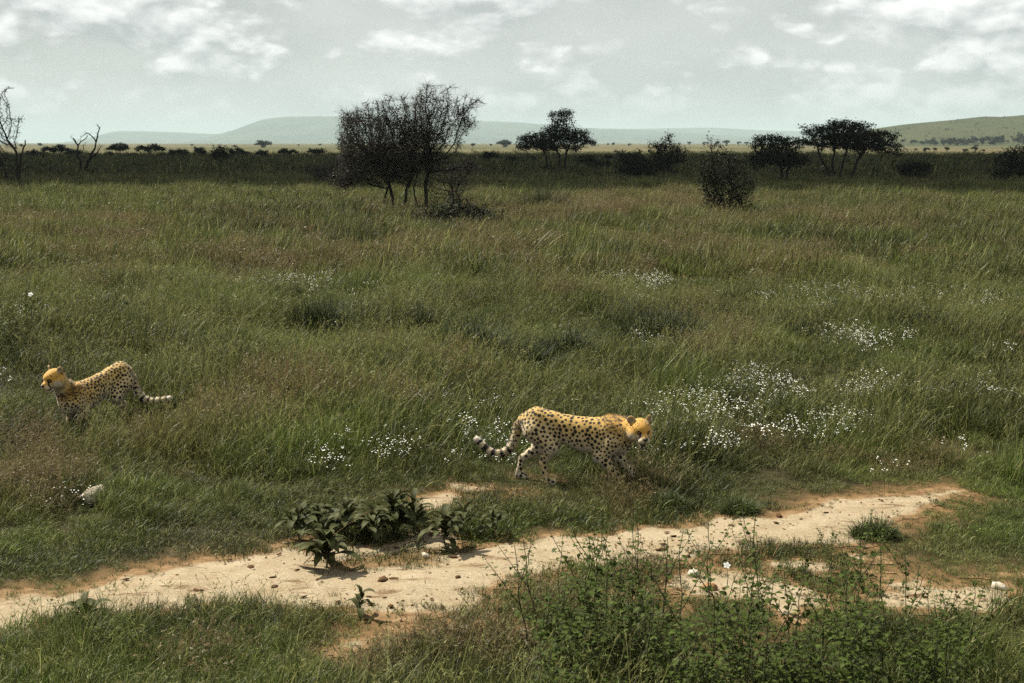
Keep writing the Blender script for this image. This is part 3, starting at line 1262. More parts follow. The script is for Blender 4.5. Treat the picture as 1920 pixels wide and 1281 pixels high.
def leaves(mb, c, size, r, flat=0.0, aspect=0.5):
    """leaf-sized diamonds in random attitudes (flat > 0 lays them more level)"""
    n = len(c)
    d = r.normal(0, 1, (n, 3))
    d[:, 2] *= (1 - flat)
    d /= np.linalg.norm(d, axis=1)[:, None] + 1e-9
    s = np.cross(d, r.normal(0, 1, (n, 3)) + np.array([0, 0, 2.0 * flat]))
    s /= np.linalg.norm(s, axis=1)[:, None] + 1e-9
    l = (size * r.uniform(0.6, 1.5, n))[:, None]
    V = np.stack([c - d * l * 0.5, c + s * l * aspect * 0.5, c + d * l * 0.5, c - s * l * aspect * 0.5], 1).reshape(-1, 3)
    mb.add(V, [(np.arange(n) * 4)[:, None] + np.arange(4)[None]])


def blob_points(r, blobs, n, D, base_y, depth=0.8, shell=0.0, flat=False):
    """attractors in crown volumes; a blob is its middle and half-axes as seen at the tree's own distance"""
    w = np.array([b[2] * b[3] * (b[4] if len(b) > 4 else 1) for b in blobs])
    cnt = np.maximum(4, (n * w / w.sum()).astype(int))
    out = []
    for b, c in zip(blobs, cnt):
        u, v, ru, rv = b[:4]
        dep = r.uniform(-0.25, 0.25) * ru / FPX * D
        ctr = at(u, v, base_y + dep)
        rx, rz = ru / FPX * D, rv / FPX * D
        q = r.normal(0, 1, (c, 3))
        q /= np.linalg.norm(q, axis=1)[:, None]
        q *= (r.random(c) ** (1 / 3 if shell == 0 else 1 / (3 + shell)))[:, None]
        if flat:
            q[:, 2] = np.abs(q[:, 2]) ** 1.0 * 1.0 - 0.35
        out.append(ctr + q * np.array([rx, rx * depth, rz]))
    return np.concatenate(out)


def root_line(r, p0, p1, n, wob):
    t = np.linspace(0, 1, n)[:, None]
    L = np.asarray(p0) * (1 - t) + np.asarray(p1) * t
    L[1:] += np.cumsum(r.normal(0, wob, (n - 1, 3)), 0)
    return list(L)


def make_tree(name, label, cat, base, stems, blobs, seed, nattr=500, step=0.22, infl=1.6, kill=0.4, tip=0.012, mx=0.16,
              leaf_n=4, leaf_size=0.10, leaf_mat='acacia_leaf', bark='bark', twigs=2, twig_len=0.3, twig_w=0.006, flat=0.5, depth=0.8,
              leaf_blobs=None, leaf_spread=0.12, group=None, jitter=0.25, tropism=0.1, fat_k=6, flatcrown=False, dist=None, aspect=0.5, leaf_rad=3.5, gnarl=0.28):
    r = np.random.default_rng(seed)
    bp = gp(*base) if dist is None else at(base[0], base[1], dist)
    D = float(bp[1])
    bp[2] = gz(bp[0], bp[1])
    A = blob_points(r, blobs, int(nattr * 3.2), D, D, depth, flat=flatcrown)
    kill = step * 1.35
    leaf_n = int(leaf_n * 1.9)
    twigs = int(twigs * 1.5)
    roots = []
    for (u0, v0, u1, v1) in stems:
        p0 = at(u0, v0, D + r.uniform(-0.2, 0.2))
        p0[2] = bp[2] - 0.15
        p1 = at(u1, v1, D + r.uniform(-0.5, 0.5))
        n = max(4, int(np.linalg.norm(p1 - p0) / step))
        roots.append(root_line(r, p0, p1, n, step * 0.14))
    P, par = grow(A, roots, step, infl, kill, r, jitter=jitter, tropism=tropism)
    hgt = np.clip((P[:, 2:3] - bp[2]) / 0.8, 0, 1)
    for sc_, am in ((0.9, gnarl), (2.3, gnarl * 0.25)):
        w = np.stack([fbm(P[:, k] * sc_ + 9 * k + seed, P[:, (k + 1) % 3] * sc_ + P[:, (k + 2) % 3] * sc_ * 0.7, 2, seed + k) - 0.5 for k in range(3)], -1)
        P = P + w * am * 2 * hgt
    P = P - bp
    rad, kids = pipe_radii(P, par, tip, mx=mx)
    T = empty(name, bp)
    tag(T, label, cat, group)
    thick = rad > max(mx * 0.30, tip * 2.2)
    root = np.zeros(len(P), int)
    rc = -1
    for i in range(len(P)):
        if par[i] < 0:
            rc += 1
            root[i] = rc
        else:
            root[i] = root[par[i]]
    for k in range(rc + 1):
        mine = root == k
        mb = MB()
        tr_sel = thick & mine
        if tr_sel.sum() < 3:
            tr_sel = mine & (np.arange(len(P)) - np.argmax(mine) < 4)
        tubes(mb, P, par, rad, tr_sel, fat_k)
        tk = mb.build('trunk', M[bark], T, True)
        mb = MB()
        tubes(mb, P, par, rad, mine & ~tr_sel, 4)
        thin = np.where(mine & (rad < tip * 3.5))[0]
        if twigs and len(thin):
            c = np.repeat(thin, twigs)
            pv = P[c] - P[np.maximum(par[c], 0)]
            pv /= np.linalg.norm(pv, axis=1)[:, None] + 1e-9
            d = pv * 0.6 + r.normal(0, 0.75, (len(c), 3))
            d /= np.linalg.norm(d, axis=1)[:, None]
            slivers(mb, P[c], d, twig_len * r.uniform(0.4, 1.2, len(c)), twig_w, r)
        if mb.n:
            mb.build('branches', M['twig' if leaf_mat == 'thorn_leaf' else bark], tk, False)['kind'] = 'stuff'
    if leaf_n:
        thin = np.where(rad < tip * leaf_rad)[0]
        c = np.repeat(P[thin], leaf_n, 0)
        c = c + r.normal(0, leaf_spread, c.shape) * np.array([1, 1, 0.6 if flat > 0.3 else 1.0])
        if leaf_blobs is not None:
            keep = np.zeros(len(c), bool)
            for b in leaf_blobs:
                ctr = at(b[0], b[1], D) - bp
                q = (c - ctr) / np.array([b[2] / FPX * D, 1.2 * b[2] / FPX * D, b[3] / FPX * D])
                keep |= (np.linalg.norm(q, axis=1) < 1) & (r.random(len(c)) < b[4])
            c = c[keep]
        mb = MB()
        leaves(mb, c, leaf_size, r, flat * 0.6, aspect)
        mb.build('crown', M[leaf_mat], T, False)
    return T


make_tree('thorn_tree', 'large half-bare thorn tree with many stems and a bent limb arching right', 'tree', (745, 404),
          [(722, 404, 728, 345), (745, 404, 732, 335), (752, 404, 775, 330), (748, 404, 770, 345), (788, 402, 780, 340), (795, 340, 812, 318)],
          [(690, 270, 62, 55, 1.3), (755, 285, 70, 55, 1.2), (655, 262, 32, 48, 1.2), (690, 312, 60, 32, 1.1), (740, 325, 55, 24, .7), (790, 275, 50, 50), (700, 215, 38, 18, .8),
           (760, 222, 50, 36, 1.2), (725, 240, 50, 30, 1.1), (790, 240, 50, 36, 1.1), (815, 205, 52, 34, 1.1), (808, 172, 22, 18, .8), (850, 225, 45, 28, .7), (885, 195, 24, 14, .7), (640, 225, 16, 14, .5), (845, 262, 20, 22, .5),
           (640, 335, 30, 20, .8), (835, 315, 40, 22, .6), (855, 350, 25, 30, .6), (875, 305, 28, 12, .5)],
          11, nattr=1900, step=0.17, infl=1.5, kill=0.30, tip=0.009, mx=0.32, leaf_n=9, leaf_size=0.075, leaf_mat='thorn_leaf', twigs=5, twig_len=0.5, twig_w=0.008, gnarl=0.4,
          flat=0.0, depth=0.85, jitter=0.3, tropism=0.05, leaf_spread=0.13,
          leaf_blobs=[(690, 275, 75, 62, .9), (750, 290, 75, 60, .75), (660, 262, 45, 55, .7), (690, 340, 90, 50, .6), (790, 310, 60, 55, .6), (765, 245, 70, 50, .6), (815, 215, 60, 45, .3), (850, 240, 50, 40, .25)])
make_tree('thorn_bush', 'low leafy thorn bush growing behind the large half-bare thorn tree', 'bush', (625, 352),
          [(625, 352, 622, 335), (632, 352, 640, 335)], [(605, 325, 38, 16), (630, 322, 35, 20), (590, 318, 24, 9)], 12, nattr=260, step=0.2, kill=0.35, tip=0.012, mx=0.07,
          leaf_n=5, leaf_size=0.11, leaf_mat='thorn_leaf', twigs=2, flat=0.0, jitter=0.4)
make_tree('collapsed_limb', 'fallen twisted thorn limbs rooted beside the large half-bare thorn tree', 'bush', (858, 400),
          [(868, 400, 848, 352), (850, 400, 838, 360), (878, 400, 856, 362)], [(850, 350, 30, 30), (875, 315, 45, 14), (840, 330, 30, 25), (905, 308, 18, 7), (860, 380, 30, 16)], 13, nattr=240, step=0.18,
          kill=0.34, tip=0.012, mx=0.10, leaf_n=1, leaf_size=0.08, leaf_mat='thorn_leaf', twigs=3, flat=0.0, jitter=0.5)
make_tree('shadow_bush', 'dark leafy mound added as the shadow at the foot of the large half-bare thorn tree', 'bush', (885, 428),  # dark foliage added to stand in for the tree's shadow
          [(870, 425, 868, 412), (890, 426, 894, 412), (915, 428, 918, 420)], [(865, 402, 40, 22, 1.2), (900, 410, 44, 22, 1.2), (935, 430, 30, 17), (835, 404, 30, 15), (800, 405, 26, 11)], 14, nattr=800, step=0.15, kill=0.22, tip=0.008, mx=0.04,
          leaf_n=7, leaf_size=0.10, leaf_mat='acacia_leaf', twigs=2, flat=0.0, leaf_spread=0.16)
make_tree('thorn_shrub', 'dense upright dark thorn shrub standing alone in the straw grass', 'bush', (1362, 414),
          [(1355, 414, 1352, 370), (1366, 414, 1368, 372), (1378, 414, 1388, 380)],
          [(1352, 330, 42, 42, 1.2), (1345, 285, 18, 22), (1362, 375, 48, 36, 1.2), (1392, 350, 24, 36), (1335, 350, 26, 32), (1330, 300, 18, 18), (1336, 268, 8, 10), (1372, 300, 22, 20), (1398, 392, 18, 22), (1335, 390, 18, 20)],
          15, nattr=900, step=0.16, infl=1.2, kill=0.26, tip=0.009, mx=0.10, leaf_n=6, leaf_size=0.085, leaf_mat='acacia_leaf', twigs=3, twig_len=0.35, flat=0.0, leaf_spread=0.14, jitter=0.35)
make_tree('acacia_tree', 'dark umbrella acacia with a second small crown rising above the first', 'tree', (1045, 330),
          [(1050, 330, 1050, 295), (1052, 330, 1066, 292), (1028, 328, 1022, 298)],
          [(1010, 262, 40, 15, 1.3), (1045, 250, 34, 17, 1.2), (1080, 256, 30, 13, 1.1), (1104, 268, 20, 7), (985, 274, 20, 8), (1052, 214, 26, 8, .7), (1052, 226, 18, 6, .5), (1052, 238, 6, 12, .4), (1030, 275, 40, 10), (1075, 278, 22, 8, .6)],
          16, nattr=700, step=0.26, infl=2.2, kill=0.5, tip=0.02, mx=0.20, leaf_n=10, leaf_size=0.17, twigs=3, twig_len=0.5, twig_w=0.013, leaf_spread=0.24, flat=0.55, tropism=0.15)
make_tree('acacia_tree', 'broad flat-crowned acacia with five spreading stems, widest of the acacias', 'tree', (1575, 343),
          [(1556, 343, 1545, 308), (1566, 343, 1564, 300), (1572, 343, 1585, 300), (1588, 343, 1610, 305), (1562, 343, 1534, 300)],
          [(1590, 236, 46, 10, 1.2), (1545, 250, 40, 12, 1.2), (1600, 254, 60, 12, 1.2), (1655, 256, 32, 10, 1.1), (1515, 265, 20, 10), (1560, 268, 40, 10, .8), (1650, 276, 40, 9, 1.1), (1605, 275, 40, 9, .7), (1670, 287, 22, 6, .7), (1500, 237, 5, 4, .3)],
          17, nattr=950, step=0.28, infl=2.4, kill=0.5, tip=0.02, mx=0.22, leaf_n=10, leaf_size=0.18, twigs=3, twig_len=0.5, twig_w=0.013, leaf_spread=0.25, flat=0.6, tropism=0.12)
make_tree('acacia_tree', 'dense two-tiered acacia touching the broad flat-crowned acacia', 'tree', (1475, 350),
          [(1468, 350, 1462, 318), (1476, 350, 1482, 316)],
          [(1445, 262, 36, 9, 1.1), (1478, 268, 26, 9), (1430, 272, 22, 9), (1450, 296, 46, 15, 1.4), (1490, 300, 30, 12), (1425, 305, 20, 10), (1470, 282, 30, 10)],
          18, nattr=700, step=0.26, infl=2.0, kill=0.48, tip=0.02, mx=0.16, leaf_n=11, leaf_size=0.17, twigs=3, twig_len=0.45, twig_w=0.013, leaf_spread=0.24, flat=0.5)
make_tree('thorn_tree', 'ragged dark thorn tree standing between the acacia and the lone shrub', 'tree', (1250, 340),
          [(1248, 340, 1246, 305), (1253, 340, 1258, 300)],
          [(1252, 258, 10, 10, .8), (1245, 276, 26, 12), (1268, 280, 20, 9), (1224, 282, 13, 10, .8), (1250, 296, 34, 12), (1238, 315, 28, 14), (1275, 300, 16, 10)],
          19, nattr=420, step=0.24, infl=1.8, kill=0.5, tip=0.018, mx=0.14, leaf_n=5, leaf_size=0.15, twigs=4, twig_len=0.55, twig_w=0.013, leaf_spread=0.2, flat=0.2, jitter=0.4)
make_tree('thorn_bush', 'squat dark thorn bush left of the ragged thorn tree', 'bush', (1190, 342),
          [(1186, 342, 1184, 325), (1196, 342, 1200, 325)], [(1185, 300, 26, 12), (1200, 318, 28, 16, 1.2), (1180, 322, 22, 14), (1165, 293, 10, 7), (1215, 305, 12, 8)],
          20, nattr=360, step=0.22, kill=0.45, tip=0.016, mx=0.1, leaf_n=8, leaf_size=0.16, twigs=3, twig_len=0.5, twig_w=0.012, flat=0.2, leaf_spread=0.22, jitter=0.35)
make_tree('thorn_tree', 'tall sparse tiered thorn tree beside the dead snag', 'tree', (30, 350),
          [(28, 350, 22, 290), (34, 350, 36, 300), (20, 350, 5, 305)],
          [(2, 168, 26, 5, .9), (4, 182, 14, 4, .6), (4, 200, 20, 5, .8), (28, 226, 20, 7), (10, 228, 20, 8), (22, 245, 20, 8), (0, 262, 26, 14), (20, 270, 16, 10, .7), (4, 300, 26, 18, .9), (-30, 230, 40, 40), (-20, 180, 25, 10), (20, 332, 16, 12, .6), (-25, 300, 30, 30)],
          21, nattr=620, step=0.24, infl=1.9, kill=0.45, tip=0.015, mx=0.17, leaf_n=1, leaf_size=0.12, twigs=4, twig_len=0.42, twig_w=0.011, flat=0.3, leaf_spread=0.15, jitter=0.35)
make_tree('thorn_shrub', 'small round dark shrub on a thin stem before the far acacia row', 'bush', (418, 326),
          [(417, 326, 413, 300), (421, 326, 418, 302)], [(413, 285, 17, 12), (405, 292, 10, 8), (424, 288, 10, 9)], 22, nattr=170, step=0.25, kill=0.5, tip=0.02, mx=0.12,
          leaf_n=6, leaf_size=0.2, twigs=4, twig_len=0.6, twig_w=0.016, flat=0.0, leaf_spread=0.25)
make_tree('thorn_bush', 'bushy dark thorn tree with drooping sides right of the spreading bush', 'tree', (1900, 350),
          [(1905, 350, 1902, 318), (1912, 350, 1916, 318)], [(1895, 300, 28, 18, 1.2), (1885, 322, 24, 14), (1912, 288, 20, 12), (1925, 315, 24, 20), (1945, 300, 30, 22)],
          23, nattr=460, step=0.24, kill=0.46, tip=0.018, mx=0.12, leaf_n=8, leaf_size=0.16, twigs=3, twig_len=0.5, twig_w=0.013, flat=0.1, leaf_spread=0.24)
make_tree('acacia_bush', 'low wide spreading acacia bush right of the broad flat-crowned acacia', 'bush', (1715, 342),
          [(1708, 342, 1704, 322), (1718, 342, 1724, 322), (1730, 342, 1738, 326)], [(1715, 311, 30, 6), (1700, 318, 20, 6), (1730, 319, 20, 6), (1715, 330, 28, 7, .7)],
          24, nattr=260, step=0.22, kill=0.45, tip=0.016, mx=0.1, leaf_n=7, leaf_size=0.16, twigs=3, twig_len=0.4, twig_w=0.012, leaf_spread=0.2)
make_tree('acacia_tree', 'small lopsided acacia right of the double-crowned acacia', 'tree', (1118, 334),
          [(1118, 334, 1122, 312)], [(1103, 297, 17, 6), (1130, 305, 22, 5), (1112, 304, 16, 5), (1085, 300, 10, 5, .6)], 25, nattr=200, step=0.25, kill=0.5, tip=0.02, mx=0.1,
          leaf_n=8, leaf_size=0.18, twigs=2, twig_len=0.4, twig_w=0.013, leaf_spread=0.22)


# dead snag: bare limbs, laid out limb by limb
def limb_tree(name, label, cat, base, lines, seed, r0, twn, bark='bark_dead', twl=0.6, dist=None):
    r = np.random.default_rng(seed)
    bp = gp(*base)
    D = float(bp[1])
    bp[2] = gz(bp[0], bp[1])
    T = empty(name, bp)
    tag(T, label, cat)
    for li, (pts, ra, rb) in enumerate(lines):
        q = np.array([at(u, v, D + k) for (u, v, k) in pts]) - bp
        seg = np.linalg.norm(np.diff(q, axis=0), axis=1)
        s = np.concatenate([[0], np.cumsum(seg)])
        n = max(4, int(s[-1] / 0.3))
        t = np.linspace(0, s[-1], n)
        Q = np.stack([np.interp(t, s, q[:, k]) for k in range(3)], -1)
        Q[1:-1] += r.normal(0, 0.05, (n - 2, 3))
        mb = MB()
        tubes(mb, Q, np.arange(n) - 1, np.linspace(ra, rb, n), np.ones(n, bool), 5)
        if twn:
            i = r.integers(n // 3, n, twn)
            d = r.normal(0, 1, (twn, 3)) + np.array([0, 0, 0.4])
            d /= np.linalg.norm(d, axis=1)[:, None]
            slivers(mb, Q[i], d, twl * r.uniform(0.3, 1.1, twn), 0.016, r)
        mb.build('trunk' if ra > r0 * 0.8 else 'branch', M[bark], T, False)


limb_tree('dead_tree', 'dead leafless tree with a crooked snag pointing upwards', 'tree', (157, 332),
          [([(150, 333, 0), (150, 315, 0), (152, 303, .1), (144, 290, .3), (147, 272, .4), (137, 259, .6)], .16, .05),
           ([(147, 272, .4), (158, 262, .6), (165, 254, .7)], .06, .03), ([(147, 272, .4), (140, 266, 0), (133, 258, -.3)], .05, .02), ([(144, 290, .3), (156, 282, -.3), (160, 268, -.6)], .06, .02),
           ([(160, 333, 0), (161, 312, 0), (168, 296, -.2), (177, 282, -.3), (180, 266, -.4), (172, 256, -.5), (161, 249, -.7)], .17, .04),
           ([(180, 266, -.4), (184, 250, -.5), (186, 243, -.6), (182, 234, -.6)], .09, .04), ([(165, 302, -.2), (180, 290, -.8), (190, 274, -1.2)], .11, .03), ([(172, 296, -.2), (184, 284, .6), (187, 272, .9)], .06, .02),
           ([(161, 315, 0), (166, 324, .5), (168, 332, .8)], .08, .06), ([(152, 315, 0), (147, 324, -.5), (146, 333, -.8)], .07, .06), ([(162, 250, -.6), (156, 253, -.8), (150, 262, -.9)], .03, .015)],
          31, 0.14, 9)
limb_tree('dead_snag', 'bare forked snag leaning beside the sparse tiered thorn tree', 'tree', (40, 346),
          [([(34, 346, 0), (34, 322, 0), (38, 300, .2), (44, 280, .3), (47, 263, .4)], .15, .05), ([(36, 324, 0), (50, 315, .5), (62, 311, .8)], .06, .02), ([(50, 315, .5), (58, 309, .3)], .03, .015)],
          32, 0.1, 5)
limb_tree('dead_branch', 'dead twiggy branch lying half buried in the grass left of the thorn tree', 'branch', (545, 402),
          [([(548, 404, 0), (525, 385, .2), (505, 372, .3), (486, 362, .4)], .035, .012), ([(530, 388, .2), (545, 374, .6), (560, 371, .8)], .02, .008), ([(515, 378, .3), (512, 366, .2), (505, 358, .1)], .018, .008),
           ([(548, 404, 0), (562, 390, .3), (575, 384, .5)], .02, .008)], 33, 0.03, 12, 'bark', 0.35)
limb_tree('thorn_sapling', 'thin leafless stem standing behind the spreading acacia bush', 'tree', (1712, 330),
          [([(1712, 331, 0), (1712, 312, 0), (1713, 300, 0), (1711, 289, .2)], .06, .03), ([(1712, 306, 0), (1707, 297, .3), (1702, 291, .4)], .03, .015), ([(1713, 300, 0), (1719, 292, .3)], .03, .015)], 34, 0.05, 8, 'bark_dead', 0.8)


# ------------------------------------------------------------------ the row of small acacias, and trees dotted over the far plain
def far_kind(seed, w, h, tiers, stems, nleaf, lsize, name='acacia_tree', trunk=True, mat='far_leaf'):
    r = np.random.default_rng(seed)
    T = empty(name, (0, 0, 0))
    A = []
    for (x, z, rx, rz) in tiers:
        n = int(46 * rx * 2 / w) + 8
        q = r.normal(0, 1, (n, 3))
        q /= np.linalg.norm(q, axis=1)[:, None]
        q *= r.random(n)[:, None] ** 0.33
        q[:, 2] = np.abs(q[:, 2]) * 1.4 - 0.4
        A.append(np.array([x, r.uniform(-.15, .15) * w, z]) + q * np.array([rx, rx, rz]))
    A = np.concatenate(A)
    roots = [root_line(r, (0, 0, -0.2), (sx, r.uniform(-.2, .2), h * 0.4), 6, 0.05) for sx in stems]
    P, par = grow(A, roots, 0.32, 2.5, 0.5, r, jitter=0.3)
    rad, kids = pipe_radii(P, par, 0.025, mx=0.14)
    mb = MB()
    tubes(mb, P, par, rad, np.ones(len(P), bool), 4)
    mb.build('trunk', M['bark_dead'], T)
    thin = np.where(rad < 0.06)[0]
    c = P[r.choice(thin, nleaf)] + r.normal(0, 0.26, (nleaf, 3)) * np.array([1, 1, 0.55])
    mb = MB()
    leaves(mb, c, lsize, r, 0.45, 0.55)
    mb.build('crown', M[mat], T)
    return T


KF = [far_kind(201, 6, 3.4, [(0, 2.6, 2.5, 1.0), (-1.6, 2.3, 1.4, .7), (1.7, 2.35, 1.3, .7)], [-.3, .4], 2600, 0.26),
      far_kind(202, 5, 3.0, [(0, 2.2, 2.1, 1.0), (0.8, 1.9, 1.4, .6)], [0, .5], 2200, 0.26),
      far_kind(203, 3.5, 3.0, [(0, 2.3, 1.6, .7), (-.5, 1.7, 1.0, .5)], [0.1], 1600, 0.26),
      far_kind(204, 4.5, 2.2, [(0, 1.3, 2.2, .8), (1.3, 1.0, 1.2, .6), (-1.2, 1.1, 1.2, .6)], [-.6, .2, .8], 2600, 0.28)]
KF_H = [3.4, 3.0, 3.0, 2.1]
KF_W = [6.0, 5.2, 3.6, 5.0]
used_kind = [False] * 4
fr = np.random.default_rng(300)


def put_far(k, u, v, width_px, label, group, name=None, cat='tree'):
    o = KF[k] if not used_kind[k] else copy_tree(KF[k])
    used_kind[k] = True
    p = gp(u, v)
    p[2] = gz(p[0], p[1])
    s = width_px / FPX * p[1] / KF_W[k]
    o.location = p
    o.scale = (s, s, s * fr.uniform(0.85, 1.1))
    o.rotation_euler = (0, 0, fr.uniform(0, 6.28))
    if name:
        o.name = name
    tag(o, label, cat, group)


ROW = [(0, 285, 303, 58), (1, 325, 303, 42), (1, 345, 302, 38), (2, 375, 302, 34), (0, 108, 303, 56), (1, 62, 302, 40), (0, 222, 300, 50), (1, 205, 301, 30), (1, 440, 303, 46), (2, 458, 302, 28), (1, 495, 303, 36),
       (0, 538, 303, 40), (0, 597, 302, 44), (1, 140, 302, 40), (3, 245, 302, 34), (3, 80, 302, 36), (3, 305, 303, 34), (1, 915, 312, 46), (0, 965, 313, 44), (2, 945, 313, 16), (1, 990, 312, 40), (1, 1090, 311, 36), (2, 1140, 312, 24), (3, 1150, 315, 28), (1, 1305, 312, 30),
       (3, 1395, 316, 36), (2, 1840, 318, 26), (3, 1760, 318, 40), (3, 1870, 320, 34), (1, 1170, 303, 28)]
PLACES = [(-50, 95, 'beside the sparse tiered thorn tree'), (95, 190, 'behind the dead leafless tree'), (190, 262, 'just right of the dead leafless tree'), (262, 300, 'widest in the row left of the small round shrub'),
          (300, 400, 'left of the small round shrub'), (400, 470, 'behind the small round shrub'), (470, 560, 'between the small round shrub and the thorn tree'), (560, 640, 'behind the low leafy thorn bush'),
          (640, 935, 'right of the large half-bare thorn tree'), (935, 1060, 'behind the double-crowned acacia'), (1060, 1160, 'behind the small lopsided acacia'), (1160, 1260, 'behind the squat thorn bush'),
          (1260, 1420, 'behind the lone upright shrub'), (1420, 1800, 'behind the spreading acacia bush'), (1800, 2000, 'below the green hill')]
for (k, u, v, w) in ROW:
    place = [p for a_, b_, p in PLACES if a_ <= u < b_][0]
    put_far(k, u, v, w, ('small dark far acacia ' if k < 3 else 'low dark far thicket ') + place,
            ('row acacias ' if k < 3 else 'row thickets ') + place, 'acacia_tree' if k < 3 else 'thicket', 'tree' if k < 3 else 'bush')
FARP = [(2, 887, 277, 12), (3, 495, 277, 36), (3, 945, 276, 34), (1, 225, 281, 24), (2, 290, 277, 7), (2, 360, 276, 7), (2, 400, 276, 6), (3, 440, 277, 12), (2, 40, 278, 10), (2, 75, 277, 12), (3, 115, 278, 20), (2, 560, 275, 6), (2, 600, 275, 7),
        (2, 1095, 275, 8), (2, 1150, 275, 9), (1, 1110, 275, 12), (1, 1180, 275, 10), (1, 1292, 273, 12), (1, 1320, 273, 14), (1, 1345, 273, 13), (1, 1362, 274, 18), (1, 1385, 273, 12), (1, 1400, 273, 14), (2, 1140, 274, 6), (2, 1350, 279, 8), (2, 1255, 275, 6),
        (1, 1735, 287, 18), (2, 1753, 285, 10), (2, 1775, 286, 14), (1, 1809, 288, 17), (1, 1828, 286, 18), (1, 1844, 286, 11), (2, 1748, 291, 5), (2, 1763, 294, 7), (2, 1785, 291, 4), (2, 1717, 284, 8), (2, 1860, 289, 4),
        (2, 1700, 283, 5), (2, 1890, 286, 6), (2, 800, 276, 6), (2, 920, 276, 8)]
for (k, u, v, w) in FARP:
    right = u > 1690
    put_far(k, u, v, w, 'tiny hazy tree on the dry plain below the green hill' if right else 'tiny hazy tree on the sunlit plain below the blue hills',
            'trees on the plain below the green hill' if right else 'trees on the plain below the blue hills', 'far_tree')


# the wood along the foot of the green hill, and bushes too far to tell apart
def build_wood():
    r = np.random.default_rng(401)
    mb = MB()
    A = HILL_GREEN
    nr, nc = 26, A.shape[1]
    for j in range(1050):
        belt = j < 620
        if belt:
            t = r.normal(0.24, 0.07)
        else:
            t = r.uniform(0.05, 1.0)
        t = min(max(t, 0.02), 0.999) * (nr - 1)
        c = r.uniform(0.05, 0.95) * (nc - 1)
        i0, j0 = int(t), int(c)
        p = A[i0, j0] * (1 - (t - i0)) + A[min(i0 + 1, nr - 1), j0] * (t - i0)
        p = p + np.array([r.uniform(-9, 9), 0, 0])
        h = r.uniform(2.6, 6.5) if belt else r.uniform(1.2, 3.0)
        w = h * r.uniform(0.7, 1.4)
        n = 34 if belt else 16
        q = r.normal(0, 1, (n, 3))
        q /= np.linalg.norm(q, axis=1)[:, None]
        q *= r.random(n)[:, None] ** 0.4
        leaves(mb, p + np.array([0, 0, h * 0.62]) + q * np.array([w * 0.5, w * 0.5, h * 0.38]), 0.34 * w, r, 0.2, 0.7)
        slivers(mb, p[None] - np.array([[0, 0, 0.3]]), np.array([[0.02, 0, 1.0]]), np.array([h * 0.7]), 0.22, r)
    o = mb.build('woodland', M['far_leaf'])
    tag(o, 'belt of far dark trees and bushes over the green hill', 'woodland', kind='stuff')


build_wood()
# ------------------------------------------------------------------ broad-leaved plants beside the track
def leaf_mesh(name, L, W, droop, fold, mat, nseg=5, seed=0):
    """a lance-shaped leaf growing along +x from its stalk, arched and folded along the midrib"""
    r = np.random.default_rng(seed)
    t = np.linspace(0, 1, nseg + 1)
    ang = 0.75 - droop * t ** 1.2
    x = np.concatenate([[0], np.cumsum(np.cos(ang[:-1]))]) * L / nseg
    z = np.concatenate([[0], np.cumsum(np.sin(ang[:-1]))]) * L / nseg
    w = W * np.sin(np.pi * np.clip(t * 0.92 + 0.06, 0, 1)) ** 0.8
    w[-1] = 0.0
    wav = 1 + 0.15 * np.sin(t * 9 + seed)
    V = []
    for i in range(nseg + 1):
        V += [(x[i], w[i] * wav[i], z[i] + w[i] * fold), (x[i], 0, z[i]), (x[i], -w[i] / wav[i], z[i] + w[i] * fold)]
    F = []
    for i in range(nseg):
        a = i * 3
        F += [(a, a + 1, a + 4, a + 3), (a + 1, a + 2, a + 5, a + 4)]
    me = mesh(name, np.array(V), np.array(F), mat, True, link=False)
    return me.data


BL = [leaf_mesh('leaf', 0.27, 0.040, d, 0.35, M['broad_leaf'], 6, i) for i, d in enumerate((1.5, 2.0, 2.4, 1.1))]


def rosette(u, v, n, h, s, label, seed):
    r = np.random.default_rng(seed)
    p = gp(u, v)
    T = empty('broadleaf_plant', (p[0], p[1], 0.0), r.uniform(0, 6.28))
    tag(T, label, 'plant', 'broad-leaved plants beside the track')
    # stalk
    mb = MB()
    k = 6
    Q = np.array([[0.012 * math.sin(i * 2.1) * s, 0.012 * math.cos(i * 1.7) * s, h * i / (k - 1) - 0.02] for i in range(k)])
    tubes(mb, Q, np.arange(k) - 1, np.linspace(0.009, 0.005, k), np.ones(k, bool), 5)
    mb.build('stalk', M['herb_stem'], T)
    for i in range(n):
        f = (i + 0.5) / n
        o = bpy.data.objects.new('leaf', BL[int(r.integers(0, 4))])
        COL.objects.link(o)
        o.parent = T
        z = h * (0.30 + 0.70 * f)
        o.location = (0.01 * r.normal(), 0.01 * r.normal(), z)
        sc = s * (1.05 - 0.40 * f) * r.uniform(0.8, 1.15)
        o.scale = (sc, sc * r.uniform(0.85, 1.2), sc)
        o.rotation_euler = (r.normal(0, 0.15), -0.55 * f ** 2 + r.normal(0.15, 0.15), i * 2.4 + r.normal(0, 0.25))


